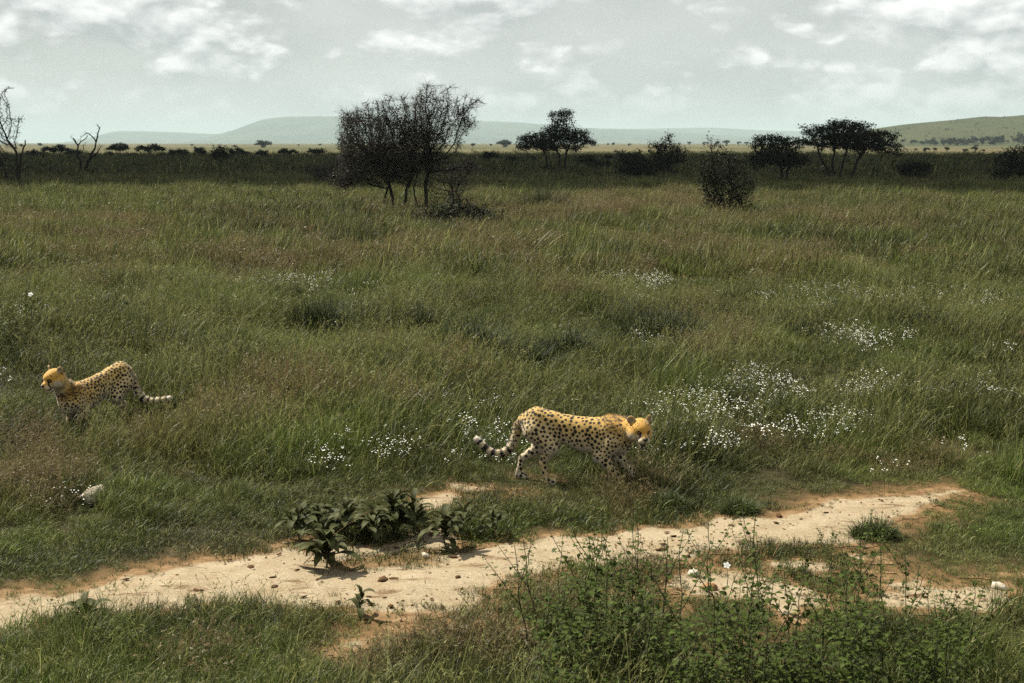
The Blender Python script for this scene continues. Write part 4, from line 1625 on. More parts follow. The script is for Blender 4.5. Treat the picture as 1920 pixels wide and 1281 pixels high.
ROS = [(612, 1068, 22, 0.24, 1.0, 'broad-leaved plant with drooping leaves rooted in the open sand, foremost of its clump'),
       (560, 1012, 15, 0.22, 0.85, 'broad-leaved plant where the grass meets the sand at the left end of the clump'),
       (650, 1010, 17, 0.24, 0.9, 'broad-leaved plant directly behind the foremost sand-rooted one'),
       (700, 1022, 15, 0.25, 0.95, 'broad-leaved plant in the middle of the clump at the mouth of the side path'),
       (738, 1008, 20, 0.30, 1.0, 'tallest broad-leaved plant of the clump at the mouth of the side path'),
       (775, 1004, 14, 0.27, 0.9, 'broad-leaved plant right beside the tallest of the clump'),
       (835, 1030, 18, 0.25, 0.95, 'broad-leaved plant with dark low leaves at the right end of the clump'),
       (868, 1005, 11, 0.22, 0.75, 'small broad-leaved plant on the grass behind the right end of the clump'),
       (925, 1008, 10, 0.20, 0.7, 'small broad-leaved plant standing apart in the grass right of the clump'),
       (163, 1172, 11, 0.12, 0.85, 'flat spreading broad-leaved plant at the near edge of the track by the sand'),
       (676, 1158, 7, 0.15, 0.62, 'little four-leaved seedling alone at the near edge of the sand'),
       (598, 1000, 12, 0.20, 0.8, 'broad-leaved plant behind the grass tuft at the left of the clump')]
for i, a in enumerate(ROS):
    rosette(a[0], a[1], int(a[2] * 1.35), a[3] * 1.1, a[4] * 1.12, a[5], 600 + i)


# ------------------------------------------------------------------ leafy herbs
def herb_kind(seed, h, n, leaf, name='leafy_herb', branch=3, mat='herb_leaf', flower=False):
    r = np.random.default_rng(seed)
    T = empty(name, (0, 0, 0))
    ms, ml = MB(), MB()
    stems = []
    k = 9
    for b in range(branch + 1):
        if b == 0:
            s0, hh, az, ln = np.zeros(3), h, r.uniform(0, 6.28), 0.10
        else:
            j = r.integers(1, k - 3)
            s0, hh, az, ln = stems[0][j], h * r.uniform(0.35, 0.65), b * 2.2 + r.uniform(-.5, .5), 0.55
        t = np.linspace(0, 1, k)
        d = np.array([math.cos(az), math.sin(az), 0])
        Q = s0 + np.outer(t ** 0.9 * hh * math.sin(ln), d) + np.outer(t * hh * math.cos(ln), [0, 0, 1])
        Q[1:] += np.cumsum(r.normal(0, hh * 0.012, (k - 1, 3)), 0)
        stems.append(Q)
        tubes(ms, Q if b else Q - np.array([0, 0, 0.02]), np.arange(k) - 1, np.linspace(0.0055, 0.002, k) * (1 if b == 0 else 0.7), np.ones(k, bool), 4)
        m = int(n * (1 if b == 0 else 0.55))
        for i in range(m):
            f = 0.25 + 0.75 * (i + r.random() * 0.6) / m
            p = np.array([np.interp(f * (k - 1), np.arange(k), Q[:, c]) for c in range(3)])
            a = i * 2.4 + r.normal(0, 0.4)
            L = leaf * (1.15 - 0.65 * f) * r.uniform(0.75, 1.25)
            W = L * 0.42
            dr = np.array([math.cos(a), math.sin(a), 0])
            sd = np.array([-math.sin(a), math.cos(a), 0])
            ti = r.normal(0.05, 0.35) - 0.25 * (1 - f)
            up = np.array([0, 0, 1.0])
            ax = dr * math.cos(ti) + up * math.sin(ti)
            nn = up * math.cos(ti) - dr * math.sin(ti)
            b0 = p + ax * L * 0.35
            prof = [(0, 0, 0), (.12, .75, .10), (.42, 1.0, .16), (.75, .55, .06), (1.0, 0, -.14)]
            V = [b0]
            for (x, w, z) in prof[1:4]:
                for sg in (1, -1):
                    V.append(b0 + ax * L * x + sd * W * w * sg + nn * L * (z * 0.9))
                V.append(b0 + ax * L * x + nn * L * (z * 0.3 - 0.02))
            V.append(b0 + ax * L + nn * L * -0.14)
            F3 = [(0, 1, 3), (0, 3, 2), (7, 10, 9), (9, 10, 8)]
            F4 = [(1, 4, 6, 3), (3, 6, 5, 2), (4, 7, 9, 6), (6, 9, 8, 5)]
            ml.add(np.array(V), [np.array(F3), np.array(F4)])
            slivers(ms, p[None], ax[None], np.array([L * 0.4]), 0.0015, r)
    ms.build('stem', M['herb_stem'], T)
    lf = ml.build('foliage', M[mat], T, True)
    lf['kind'] = 'stuff'
    return T


HK = [herb_kind(700 + i, h, n, lf, branch=b) for i, (h, n, lf, b) in enumerate([(0.66, 20, 0.060, 4), (0.80, 22, 0.055, 3), (0.54, 18, 0.064, 4), (0.92, 24, 0.048, 2), (0.46, 16, 0.062, 4), (0.70, 20, 0.056, 4)])]
hk_used = [False] * len(HK)
hr = np.random.default_rng(710)


def put_herb(k, u, v, s, label, group):
    o = HK[k] if not hk_used[k] else copy_tree(HK[k])
    hk_used[k] = True
    p = gp(u, v)
    o.location = (p[0], p[1], float(gz(p[0], p[1])) - 0.01)
    o.rotation_euler = (hr.normal(0, 0.06), hr.normal(0.02, 0.06), hr.uniform(0, 6.28))
    o.scale = (s, s, s * hr.uniform(0.9, 1.1))
    tag(o, label, 'plant', group)


HERBS = []
while len(HERBS) < 105:
    u, v = hr.uniform(990, 1800), hr.uniform(1130, 1400)
    lim = 1165 + 0.00030 * (u - 1330) ** 2
    if v < lim or hr.random() > 0.35 + 0.65 * min(1, (v - lim) / 90):
        continue
    if any(abs(u - a) < 15 and abs(v - b) < 11 for a, b in HERBS):
        continue
    HERBS.append((u, v))
for (u, v) in HERBS:
    put_herb(int(hr.integers(0, 6)), u, v, hr.uniform(0.68, 1.12), 'green herb with small heart-shaped leaves in the near thicket beside the track', 'leafy herbs in the near thicket')
for (k, u, v, s, lb) in [(3, 1328, 1150, 0.92, 'tall thin herb stem rising above the near thicket in front of the sand'), (3, 1425, 1140, 0.98, 'tallest thin herb stem of the near thicket, leaf pair at its tip'),
                         (1, 1135, 1170, 0.9, 'tall herb at the left end of the near thicket'), (3, 1012, 1200, 0.98, 'lone bent herb stem left of the near thicket'), (4, 1510, 1080, 0.6, 'small leafy herb growing on the bare sand above the thicket'),
                         (4, 1540, 1020, 0.35, 'tiny leafy seedling on the open sand'), (2, 1600, 1110, 0.7, 'leafy herb beside the grass clump at the track edge'), (1, 1700, 1180, 0.75, 'leafy herb on the stony ground right of the thicket'),
                         (0, 1560, 1075, 0.55, 'small leafy herb in front of the grass clump on the sand'), (2, 1760, 1230, 0.7, 'leafy herb among dry grass at the right of the thicket'),
                         (1, 50, 668, 1.5, 'tall leafy herb standing over the shaded cheetah'), (3, 12, 672, 1.75, 'tallest leafy herb beside the shaded cheetah'), (0, 28, 690, 1.1, 'bushy leafy herb behind the shaded cheetah'),
                         (5, 60, 690, 0.95, 'low leafy herb just behind the shaded cheetah'), (5, -12, 690, 1.2, 'leafy herb at the outer side of the herb clump by the shaded cheetah'),
                         (3, 714, 745, 1.0, 'single dark leafy herb sticking out of the meadow between the cheetahs'), (0, 826, 770, 0.9, 'leafy herb in the bushy group behind the walking cheetah tail'),
                         (5, 858, 745, 0.95, 'bushiest leafy herb behind the walking cheetah tail'), (2, 800, 735, 0.9, 'short leafy herb behind the walking cheetah tail'), (2, 368, 762, 0.75, 'low leafy herb right of the shaded cheetah tail'),
                         (1, 700, 775, 0.6, 'small leafy herb below the single dark one in the meadow')]:
    put_herb(k, u, v, s, lb, 'leafy herbs')


# ------------------------------------------------------------------ dark tussocks standing in the meadow
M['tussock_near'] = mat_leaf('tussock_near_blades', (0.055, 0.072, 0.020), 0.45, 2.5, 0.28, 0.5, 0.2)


def tussock(u, v, wpx, hpx, label, seed):
    r = np.random.default_rng(seed)
    p = gp(u, v)
    D = p[1]
    W, H = (1.25 * wpx / FPX * D, 1.55 * hpx / FPX * D) if D > 15 else (wpx / FPX * D, hpx / FPX * D)
    n = int(1700 * min(2.0, max(0.6, W)))
    mb = MB()
    V, Q, T, bv, dr, tip, pv = blades(r, n, 0.45 * H, 1.3 * H, 0.0085, 1.0, 0.4, 0.9, 4)
    roots = V.reshape(n, 9, 3)
    c = roots[:, 0, :2].copy()
    edge = np.hypot(c[:, 0], c[:, 1])
    roots[:, :, 2] *= (1.08 - 0.55 * edge ** 2)[:, None]
    roots[:, :, :2] += (c * (np.array([W / 2, W / 3]) - 1))[:, None, :]
    mb.add(roots.reshape(-1, 3), [Q, T])
    Tm = empty('tussock', (p[0], p[1], float(gz(p[0], p[1]))))
    tag(Tm, label, 'grass tussock', 'dark tussocks in the meadow')
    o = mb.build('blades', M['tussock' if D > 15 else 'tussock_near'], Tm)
    o['kind'] = 'stuff'


for i, a in enumerate([(880, 672, 105, 62, 'dark green tussock behind the bushy herbs of the meadow'), (1068, 674, 85, 50, 'dark round tussock beyond the walking cheetah shoulders'), (985, 698, 110, 46, 'low wide dark tussock beyond the walking cheetah back'),
                       (1240, 650, 125, 62, 'broad dark tussock beyond the walking cheetah head'), (1720, 637, 85, 52, 'darkest round tussock behind the white flower band'), (1893, 640, 70, 42, 'dark tussock beside the darkest round one'),
                       (600, 632, 95, 58, 'dark tussock in the middle of the meadow left of the herbs'), (455, 715, 90, 48, 'dark tussock right of the shaded cheetah'), (215, 610, 65, 44, 'dark tussock beyond the shaded cheetah'),
                       (790, 628, 70, 42, 'small dark tussock at the far side of the meadow'), (1500, 648, 110, 36, 'low dark tussock under the band of white flowers'), (1020, 402, 75, 40, 'dark grass tussock in the straw near the thorn tree'),
                       (1250, 955, 75, 46, 'dark green tussock at the sand edge before the walking cheetah'), (1385, 962, 70, 40, 'dark green tussock overhanging the far edge of the sand'), (1640, 1008, 90, 48, 'spiky green tussock standing in the sand where the track narrows')]):
    tussock(*a, 800 + i)


# ------------------------------------------------------------------ stones, clods and litter
def rocky(mb, r, c, rad, sq=(1, 1, 0.65), ico=None):
    V0, F0 = ico or (ICO2, ICO2F)
    k = r.uniform(0, 50)
    V = V0 * (1 + 1.1 * (fbm(V0[:, 0] * 1.4 + k, V0[:, 1] * 1.4 + V0[:, 2] * 1.9 + k, 3, 7)[:, None] - 0.5))
    a = r.uniform(0, 6.28)
    V = V * np.array(sq) * rad @ rotz_(a).T
    mb.add(V + np.asarray(c), [F0])


def rotz_(a):
    return np.array([[math.cos(a), -math.sin(a), 0], [math.sin(a), math.cos(a), 0], [0, 0, 1.0]])


M['white_stone'] = mat_plain('white_stone', (0.46, 0.41, 0.32), 0.35, 14, 0.9, 0.1, 0.5, 60)
M['clod'] = mat_plain('brown_clod', (0.075, 0.042, 0.02), 0.4, 20, 0.95, 0.05, 0.6, 60)
M['pebble'] = mat_plain('sand_pebble', (0.25, 0.17, 0.09), 0.4, 8, 0.95, 0.05)
M['orange_stone'] = mat_plain('orange_stone', (0.20, 0.115, 0.05), 0.35, 18, 0.9, 0.1, 0.5, 60)
for i, (u, v, rad, mt, lb, nm) in enumerate([
        (176, 950, 0.10, 'white_stone', 'pale rounded stone lying in the short grass', 'stone'), (1874, 1106, 0.05, 'white_stone', 'small chalk white stone on the stony ground right of the thicket', 'stone'),
        (797, 1046, 0.034, 'white_stone', 'small white stone at the edge of the sand by the broad-leaved plants', 'stone'), (900, 1182, 0.06, 'orange_stone', 'orange stone in the dry grass below the sand', 'stone'),
        (780, 1195, 0.05, 'orange_stone', 'small orange stone half hidden by grass below the sand', 'stone'), (842, 1188, 0.045, 'orange_stone', 'orange stone between two others below the sand', 'stone'),
        (1905, 1125, 0.045, 'orange_stone', 'orange stone on the bare ground near the chalk white stone', 'stone'), (1330, 1108, 0.045, 'orange_stone', 'pale orange stone behind the leafy thicket', 'stone'), (1300, 1082, 0.05, 'white_stone', 'dull pale stone on the bare patch behind the leafy thicket', 'stone'),
        (718, 1092, 0.04, 'clod', 'dark brown clod on the open sand', 'clod'), (740, 1090, 0.028, 'clod', 'small brown clod touching the dark brown one', 'clod'), (1240, 1035, 0.035, 'clod', 'brown clod on the sand before the walking cheetah', 'clod'),
        (470, 1068, 0.03, 'clod', 'flat brown clod on the sand left of the plants', 'clod'), (370, 1112, 0.03, 'clod', 'brown clod by the near grass of the track', 'clod'), (850, 1048, 0.025, 'clod', 'brown clod by the small white stone', 'clod'),
        (980, 1048, 0.025, 'clod', 'brown clod on the sand right of the plants', 'clod'), (515, 1104, 0.024, 'clod', 'small brown clod among dry wisps on the sand', 'clod'), (1460, 970, 0.03, 'clod', 'brown clod under the grassy bank', 'clod'),
        (600, 1144, 0.026, 'clod', 'small brown clod beside the lone seedling', 'clod')]):
    r = np.random.default_rng(950 + i)
    p = gp(u, v)
    mb = MB()
    rocky(mb, r, (0, 0, rad * 0.25), rad, (1.25, 0.9, 0.75) if mt != 'clod' else (1.5, 0.9, 0.45))
    o = mb.build(nm, M[mt], smooth=False)
    o.location = (p[0], p[1], 0.085 if rad > 0.09 else 0.012)
    tag(o, lb, nm, nm + 's on and beside the track')


def build_pebbles():
    r = np.random.default_rng(970)
    mb = MB()
    x, y = fan_points(r, 8.7, 14.4, 70)
    sd = track_sd(x, y)
    m = (sd < 0.05) & (r.random(len(x)) < 0.55)
    for a, b in zip(x[m], y[m]):
        rocky(mb, r, (a, b, 0.018), r.uniform(0.004, 0.014), (1.2, 0.9, 0.7), (ICO1, ICO1F))
    o = mb.build('pebbles', M['pebble'], smooth=True)
    tag(o, 'small pebbles and crumbs strewn over the sand', 'pebbles', kind='stuff')
    # dry straw litter
    mb = MB()
    x, y = fan_points(r, 8.5, 14.4, 60)
    sd = track_sd(x, y)
    m = (sd < 0.12) & (r.random(len(x)) < 0.30)
    n = m.sum()
    c = np.stack([x[m], y[m], np.full(n, 0.03)], -1)
    a = r.uniform(0, 6.28, n)
    d = np.stack([np.cos(a), np.sin(a), r.uniform(-.05, .15, n)], -1)
    slivers(mb, c, d, r.uniform(0.04, 0.16, n), 0.0025, r)
    M['straw'] = mat_plain('dry_straw', (0.16, 0.11, 0.055), 0.5, 3)
    o = mb.build('straw_litter', M['straw'])
    tag(o, 'dry straw litter scattered on the sand', 'straw', kind='stuff')


build_pebbles()


def build_crumbs():
    r = np.random.default_rng(975)
    mb = MB()
    x, y = fan_points(r, 8.7, 14.4, 30)
    sd = track_sd(x, y)
    m = (sd < -0.02) & (r.random(len(x)) < 0.75 * sstep(0.40, 0.62, fbm(x * 1.3, y * 2.2, 3, 91)))
    for a, b in zip(x[m], y[m]):
        rocky(mb, r, (a, b, 0.022), r.uniform(0.006, 0.024), (1.7, 0.9, 0.3), (ICO1, ICO1F))
    o = mb.build('soil_crumbs', M['clod'], smooth=False)
    tag(o, 'dark brown crumbs and flakes of crust strewn over the pale sand', 'soil crumbs', kind='stuff')


build_crumbs()


# big white flower and the seed-headed grass stalks that arch over the near thicket
def stalk(pts, label, seed, rad=0.004, head=40, name='grass_stalk'):
    r = np.random.default_rng(seed)
    T = empty(name, pts[0])
    tag(T, label, 'grass', 'arching seed-headed stalks')
    q = np.array(pts) - np.array(pts[0])
    t = np.linspace(0, 1, 12)
    Q = np.outer((1 - t) ** 2, q[0]) + np.outer(2 * t * (1 - t), q[1]) + np.outer(t ** 2, q[2])
    mb = MB()
    tubes(mb, Q, np.arange(12) - 1, np.linspace(rad, rad * 0.4, 12), np.ones(12, bool), 5)
    mb.build('stem', M['straw'], T)
    mb = MB()
    i = r.uniform(7.5, 11, head)
    c = np.stack([np.interp(i, np.arange(12), Q[:, k]) for k in range(3)], -1)
    d = (Q[-1] - Q[-3]) / np.linalg.norm(Q[-1] - Q[-3]) + r.normal(0, 0.25, (head, 3))
    d /= np.linalg.norm(d, axis=1)[:, None]
    slivers(mb, c, d, r.uniform(0.02, 0.04, head), 0.003, r)
    mb.build('seed_head', M['straw'], T)


def stalk_px(u0, v0, u1, v1, lift, label, seed):
    a = gp(u0, v0)
    b = at(u1, v1, a[1] + 0.1)
    c = (a * 0.35 + b * 0.65) + np.array([0, 0, lift])
    a[2] -= 0.02
    stalk([a, c, b], label, seed)


stalk_px(560, 1062, 705, 955, 0.10, 'straw coloured seed stalk leaning across the broad-leaved plants', 980)
stalk_px(1390, 1170, 1462, 1022, 0.06, 'straw coloured seed stalk slanting over the leafy thicket', 981)
stalk_px(1380, 1262, 1500, 1150, 0.08, 'seed stalk arching out of the leafy thicket', 982)
stalk_px(1345, 1290, 1425, 1222, 0.05, 'low pale seed stalk inside the leafy thicket', 983)
stalk_px(700, 1036, 785, 1014, 0.04, 'low pale seed stalk lying over the sand before the plants', 984)


def white_flower(u, v, y, rad, label, seed):
    r = np.random.default_rng(seed)
    c = at(u, v, y)
    T = empty('white_flower', (c[0], c[1], 0))
    tag(T, label, 'flower', 'larger white flowers')
    mb = MB()
    Q = np.array([[0, 0, -0.02], [0.01, 0, c[2] * 0.5], [0, 0, c[2]]])
    tubes(mb, Q, np.arange(3) - 1, np.array([0.004, 0.003, 0.002]), np.ones(3, bool), 5)
    mb.build('stem', M['herb_stem'], T)
    for k in range(5):
        a = k * 2 * math.pi / 5
        d, s_ = np.array([math.cos(a), 0.7 * math.sin(a), 0.7 * math.sin(a)]), np.array([-math.sin(a), 0.7 * math.cos(a), 0.7 * math.cos(a)])
        V = np.array([[0, 0, 0], d * rad * 0.6 + s_ * rad * 0.35, d * rad, d * rad * 0.6 - s_ * rad * 0.35]) + np.array([0, 0, c[2]])
        mesh('petal', V, np.array([[0, 1, 2, 3]]), M['petal'], parent=T)


white_flower(1363, 1060, 10.4, 0.032, 'five-petalled white flower above the leafy thicket', 990)
white_flower(57, 552, 23.2, 0.05, 'white flower on the tall herb by the shaded cheetah', 991)
# ------------------------------------------------------------------ cheetahs
def rotz(a):
    return np.array([[math.cos(a), -math.sin(a), 0], [math.sin(a), math.cos(a), 0], [0, 0, 1.0]])


def roty(a):
    return np.array([[math.cos(a), 0, math.sin(a)], [0, 1, 0], [-math.sin(a), 0, math.cos(a)]])


class Field:
    """smooth union of tapered limbs and ellipsoids on a grid"""

    def __init__(s, lo, hi, h):
        s.lo, s.h = np.array(lo, float), h
        s.n = np.ceil((np.array(hi) - s.lo) / h).astype(int) + 1
        s.f = np.full(s.n, 0.3, np.float32)

    def _sub(s, lo, hi):
        a = np.maximum(np.floor((lo - s.lo) / s.h).astype(int), 0)
        b = np.minimum(np.ceil((hi - s.lo) / s.h).astype(int) + 1, s.n)
        g = [s.lo[k] + s.h * np.arange(a[k], b[k]) for k in range(3)]
        X, Y, Z = np.meshgrid(*g, indexing='ij')
        return tuple(slice(a[k], b[k]) for k in range(3)), np.stack([X, Y, Z], -1)

    def _join(s, sl, d, k, cut=False):
        f = s.f[sl]
        if cut:
            s.f[sl] = np.maximum(f, -d)
            return
        h = np.clip(0.5 + 0.5 * (f - d) / k, 0, 1)
        s.f[sl] = f * (1 - h) + d * h - k * h * (1 - h)

    def cone(s, a, b, ra, rb, k=0.03, ysc=1.0):
        a, b = np.array(a, float), np.array(b, float)
        m = max(ra, rb) + 0.09
        sl, P = s._sub(np.minimum(a, b) - m, np.maximum(a, b) + m)
        if P.size == 0:
            return
        mid = (a[1] + b[1]) / 2
        Q = P.copy()
        if ysc != 1.0:
            Q[..., 1] = mid + (Q[..., 1] - mid) / ysc
        e = b - a
        t = np.clip(((Q - a) @ e) / (e @ e + 1e-12), 0, 1)
        d = np.linalg.norm(Q - a - t[..., None] * e, axis=-1) - (ra + (rb - ra) * t)
        s._join(sl, (d * min(1, (1 + ysc) / 2)).astype(np.float32), k)

    def ell(s, c, r, k=0.03, Rm=None, cut=False):
        c, r = np.array(c, float), np.array(r, float)
        m = r.max() + 0.08
        sl, P = s._sub(c - m, c + m)
        if P.size == 0:
            return
        Q = P - c
        if Rm is not None:
            Q = Q @ Rm
        k0 = np.linalg.norm(Q / r, axis=-1)
        k1 = np.linalg.norm(Q / (r * r), axis=-1) + 1e-9
        s._join(sl, (k0 * (k0 - 1) / k1).astype(np.float32), k, cut)

    def mesh(s):
        """surface nets"""
        f = s.f
        ins = f < 0
        c = np.zeros(np.array(f.shape) - 1, int)
        offs = [(i, j, k) for i in (0, 1) for j in (0, 1) for k in (0, 1)]
        sh = c.shape
        cut = lambda A, o: A[o[0]:o[0] + sh[0], o[1]:o[1] + sh[1], o[2]:o[2] + sh[2]]
        for o in offs:
            c += cut(ins, o)
        act = (c > 0) & (c < 8)
        idx = np.full(sh, -1)
        A = np.argwhere(act)
        idx[act] = np.arange(len(A))
        acc = np.zeros((len(A), 3))
        cnt = np.zeros(len(A))
        for o in offs:
            for ax in range(3):
                if o[ax]:
                    continue
                o2 = list(o)
                o2[ax] = 1
                fa = f[A[:, 0] + o[0], A[:, 1] + o[1], A[:, 2] + o[2]]
                fb = f[A[:, 0] + o2[0], A[:, 1] + o2[1], A[:, 2] + o2[2]]
                m = (fa < 0) != (fb < 0)
                t = fa / np.where(m, fa - fb, 1)
                p = np.tile(np.array(o, float), (len(A), 1))
                p[:, ax] += t
                acc[m] += p[m]
                cnt[m] += 1
        V = s.lo + s.h * (A + acc / cnt[:, None])
        Q = []
        for ax in range(3):
            d = [0, 0, 0]
            d[ax] = 1
            sa = [slice(1, -1)] * 3
            sa[ax] = slice(0, -1)
            sb = [slice(1, -1)] * 3
            sb[ax] = slice(1, None)
            a_, b_ = ins[tuple(sa)], ins[tuple(sb)]
            E = np.argwhere(a_ != b_)
            flip = a_[tuple(E.T)]
            E = E + 1
            E[:, ax] -= 1
            u, w = [(1, 2), (2, 0), (0, 1)][ax]
            q = []
            for du, dw in ((-1, -1), (0, -1), (0, 0), (-1, 0)):
                I = E.copy()
                I[:, u] += du
                I[:, w] += dw
                q.append(idx[tuple(I.T)])
            q = np.stack(q, 1)
            q[~flip] = q[~flip][:, ::-1]
            Q.append(q)
        Q = np.concatenate(Q)
        return V, Q[(Q >= 0).all(1)]


def seg_dist(P, a, b):
    a, b = np.array(a, float), np.array(b, float)
    e = b - a
    t = np.clip(((P - a) @ e) / (e @ e + 1e-12), 0, 1)
    return np.linalg.norm(P - a - t[:, None] * e, axis=1), t


def mat_fur():
    m, t, out = material('cheetah_fur')
    col = tattr(t, 'fur').outputs['Vector']
    sp_ = tattr(t, 'spot').outputs['Fac']
    n = tnoise(t, 90, 3, 0.6)
    ad = N(t, 'ShaderNodeMath', operation='MULTIPLY_ADD')
    ad.inputs[1].default_value = 0.008
    t.links.new(n, ad.inputs[0])
    t.links.new(sp_, ad.inputs[2])
    f = N(t, 'ShaderNodeMapRange')
    f.inputs['From Min'].default_value = 0.0015
    f.inputs['From Max'].default_value = 0.0045
    f.inputs['To Min'].default_value = 1.0
    f.inputs['To Max'].default_value = 0.0
    t.links.new(ad.outputs[0], f.inputs['Value'])
    g = tramp(t, tnoise(t, 130, 4, 0.7, sc3=(0.35, 1, 1)), 0.3, 0.7, (0.72, 0.72, 0.72), (1.2, 1.2, 1.2))
    col = mixc(t, 1.0, col, g, 'MULTIPLY')
    col = mixc(t, f.outputs[0], col, (0.010, 0.008, 0.006))
    b = principled(t, out, col, 0.75, 0.15, tnoise(t, 160, 3, 0.6, sc3=(0.35, 1, 1)), 0.35, 0.006)
    b.inputs['Sheen Weight'].default_value = 0.15
    b.inputs['Sheen Roughness'].default_value = 0.5
    return m


M['fur'] = mat_fur()
M['eye'] = mat_plain('cheetah_eye', (0.10, 0.055, 0.015), 0.2, 30, 0.1, 0.6)
M['nose'] = mat_plain('cheetah_nose', (0.012, 0.010, 0.009), 0.2, 30, 0.4, 0.4)


def cheetah(name, label, loc, heading, pose, seed, mouth=0.0):
    r = np.random.default_rng(seed)
    h = 0.0062
    F = Field((-0.95, -0.36, -0.04), (1.15, 0.50, 0.95), h)
    S = pose['spine']                                  # list of (x, y, z, radius in profile, side scale)
    for (a, b) in zip(S[:-1], S[1:]):
        F.cone(a[:3], b[:3], a[3], b[3], 0.05, (a[4] + b[4]) / 2)
    for (c, rr) in pose['masses']:
        F.ell(c, rr, 0.05)
    for leg in pose['legs']:
        J = leg['j']
        for i in range(len(J) - 1):
            F.cone(J[i][:3], J[i + 1][:3], J[i][3], J[i + 1][3], leg.get('k', 0.035) if i < 2 else 0.02)
        pw = np.array(J[-1][:3])
        fw = np.array([math.cos(leg.get('yaw', 0)), math.sin(leg.get('yaw', 0)), 0])
        F.ell(pw + fw * 0.025, (0.062, 0.040, 0.030), 0.02, rotz(leg.get('yaw', 0)))
        for k in (-1.5, -0.5, 0.5, 1.5):               # toes
            sd = np.array([-fw[1], fw[0], 0])
            F.ell(pw + fw * (0.072 - 0.006 * abs(k)) + sd * 0.019 * k + np.array([0, 0, -0.006]), (0.022, 0.012, 0.017), 0.008)
    TL = pose['tail']
    for (a, b) in zip(TL[:-1], TL[1:]):
        F.cone(a[:3], b[:3], a[3], b[3], 0.012)
    # head in its own frame: x to the nose, y to its left, z up
    hc = np.array(pose['head'], float)
    RH = rotz(pose['yaw']) @ roty(pose['pitch'])
    hs = pose.get('hs', 1.12)
    W = lambda p: hc + RH @ (np.array(p, float) * hs)
    Er = lambda x: np.array(x) * hs
    F.cone(pose['neck'][:3], W((-0.03, 0, -0.02)), pose['neck'][3], 0.078 * hs, 0.05)
    F.ell(W((0, 0, 0.018)), Er((0.092, 0.080, 0.074)), 0.03, RH)
    F.ell(W((0.052, 0, 0.026)), Er((0.052, 0.055, 0.046)), 0.03, RH)
    for s_ in (-1, 1):
        F.ell(W((0.005, 0.050 * s_, -0.030)), Er((0.066, 0.050, 0.055)), 0.03, RH)
        F.ell(W((0.108, 0.022 * s_, -0.042)), Er((0.036, 0.026, 0.024)), 0.015, RH)
    F.cone(W((0.06, 0, -0.018)), W((0.125, 0, -0.018)), 0.046 * hs, 0.026 * hs, 0.02)
    F.ell(W((0.085, 0, -0.078 - 0.02 * mouth)), Er((0.040, 0.030, 0.020)), 0.015, RH)
    F.ell(W((0.02, 0, -0.07)), Er((0.06, 0.045, 0.035)), 0.03, RH)
    ears = []
    for s_ in (-1, 1):
        e = (-0.030, 0.074 * s_, 0.078)
        RE = RH @ rotz(0.55 * s_)
        F.ell(W(e), Er((0.017, 0.033, 0.036)), 0.014, RE)
        F.ell(W((e[0] + 0.022, e[1] + 0.008 * s_, e[2] + 0.006)), Er((0.016, 0.022, 0.025)), 0.01, RE, cut=True)
        ears.append(W(e))
    V, Q = F.mesh()
    # one pass of smoothing keeps the surface from showing its grid
    nb = np.zeros_like(V)
    cn = np.zeros(len(V))
    for i in range(4):
        np.add.at(nb, Q[:, i], V[Q[:, (i + 1) % 4]])
        np.add.at(cn, Q[:, i], 1)
    V = V * 0.5 + 0.5 * nb / np.maximum(cn, 1)[:, None]
    fn = np.cross(V[Q[:, 2]] - V[Q[:, 0]], V[Q[:, 3]] - V[Q[:, 1]])
    nrm = np.zeros_like(V)
    for i in range(4):
        np.add.at(nrm, Q[:, i], fn)
    nrm /= np.linalg.norm(nrm, axis=1)[:, None] + 1e-12
    # ---- coat
    gold = np.array([0.42, 0.28, 0.086])
    rust = np.array([0.42, 0.23, 0.044])
    sand = np.array([0.42, 0.32, 0.165])
    white = np.array([0.50, 0.45, 0.36])
    blk = np.array([0.011, 0.009, 0.007])
    Hl = (V - hc) @ RH / hs
    dh = np.linalg.norm(Hl, axis=1)
    is_head = sstep(0.17, 0.13, dh)
    dt = np.full(len(V), 9.0)
    tt = np.zeros(len(V))
    nT = len(TL) - 1
    for i in range(nT):
        d, t = seg_dist(V, TL[i][:3], TL[i + 1][:3])
        m = d < dt
        dt[m] = d[m]
        tt[m] = (i + t[m]) / nT
    dtr = dt - np.interp(tt, np.linspace(0, 1, nT + 1), [p[3] for p in TL])
    is_tail = (dtr < 0.012) & (tt > 0.10)
    legd = np.full(len(V), 9.0)
    legt = np.zeros(len(V))
    for leg in pose['legs']:
        J = leg['j']
        for i in range(len(J) - 1):
            d, t = seg_dist(V, J[i][:3], J[i + 1][:3])
            d = d - (J[i][3] * (1 - t) + J[i + 1][3] * t)
            m = d < legd
            legd[m] = d[m]
            legt[m] = ((i + t) / (len(J) - 1))[m]
    up = nrm[:, 2]
    n3 = fbm(V[:, 0] * 9 + V[:, 2] * 3, V[:, 1] * 9 + V[:, 2] * 6, 3, seed)
    zb = np.interp(V[:, 0], [p[0] for p in S], [p[2] for p in S])
    rel = (V[:, 2] - zb) / 0.17
    C = sand + (gold - sand) * sstep(-0.5, 0.5, rel + (n3 - 0.5))[:, None]
    C = C + (rust - C) * (0.45 * sstep(0.5, 1.1, rel + 0.5 * (n3 - 0.5)))[:, None]
    belly = sstep(-0.15, -0.75, up) * (legd > -0.01) * (~is_tail) + sstep(-0.9, -1.15, rel) * 0.5 * (legd > 0.01)
    C = C + (white - C) * np.clip(belly, 0, 1)[:, None]
    # pale insides of the legs
    inner = np.zeros(len(V))
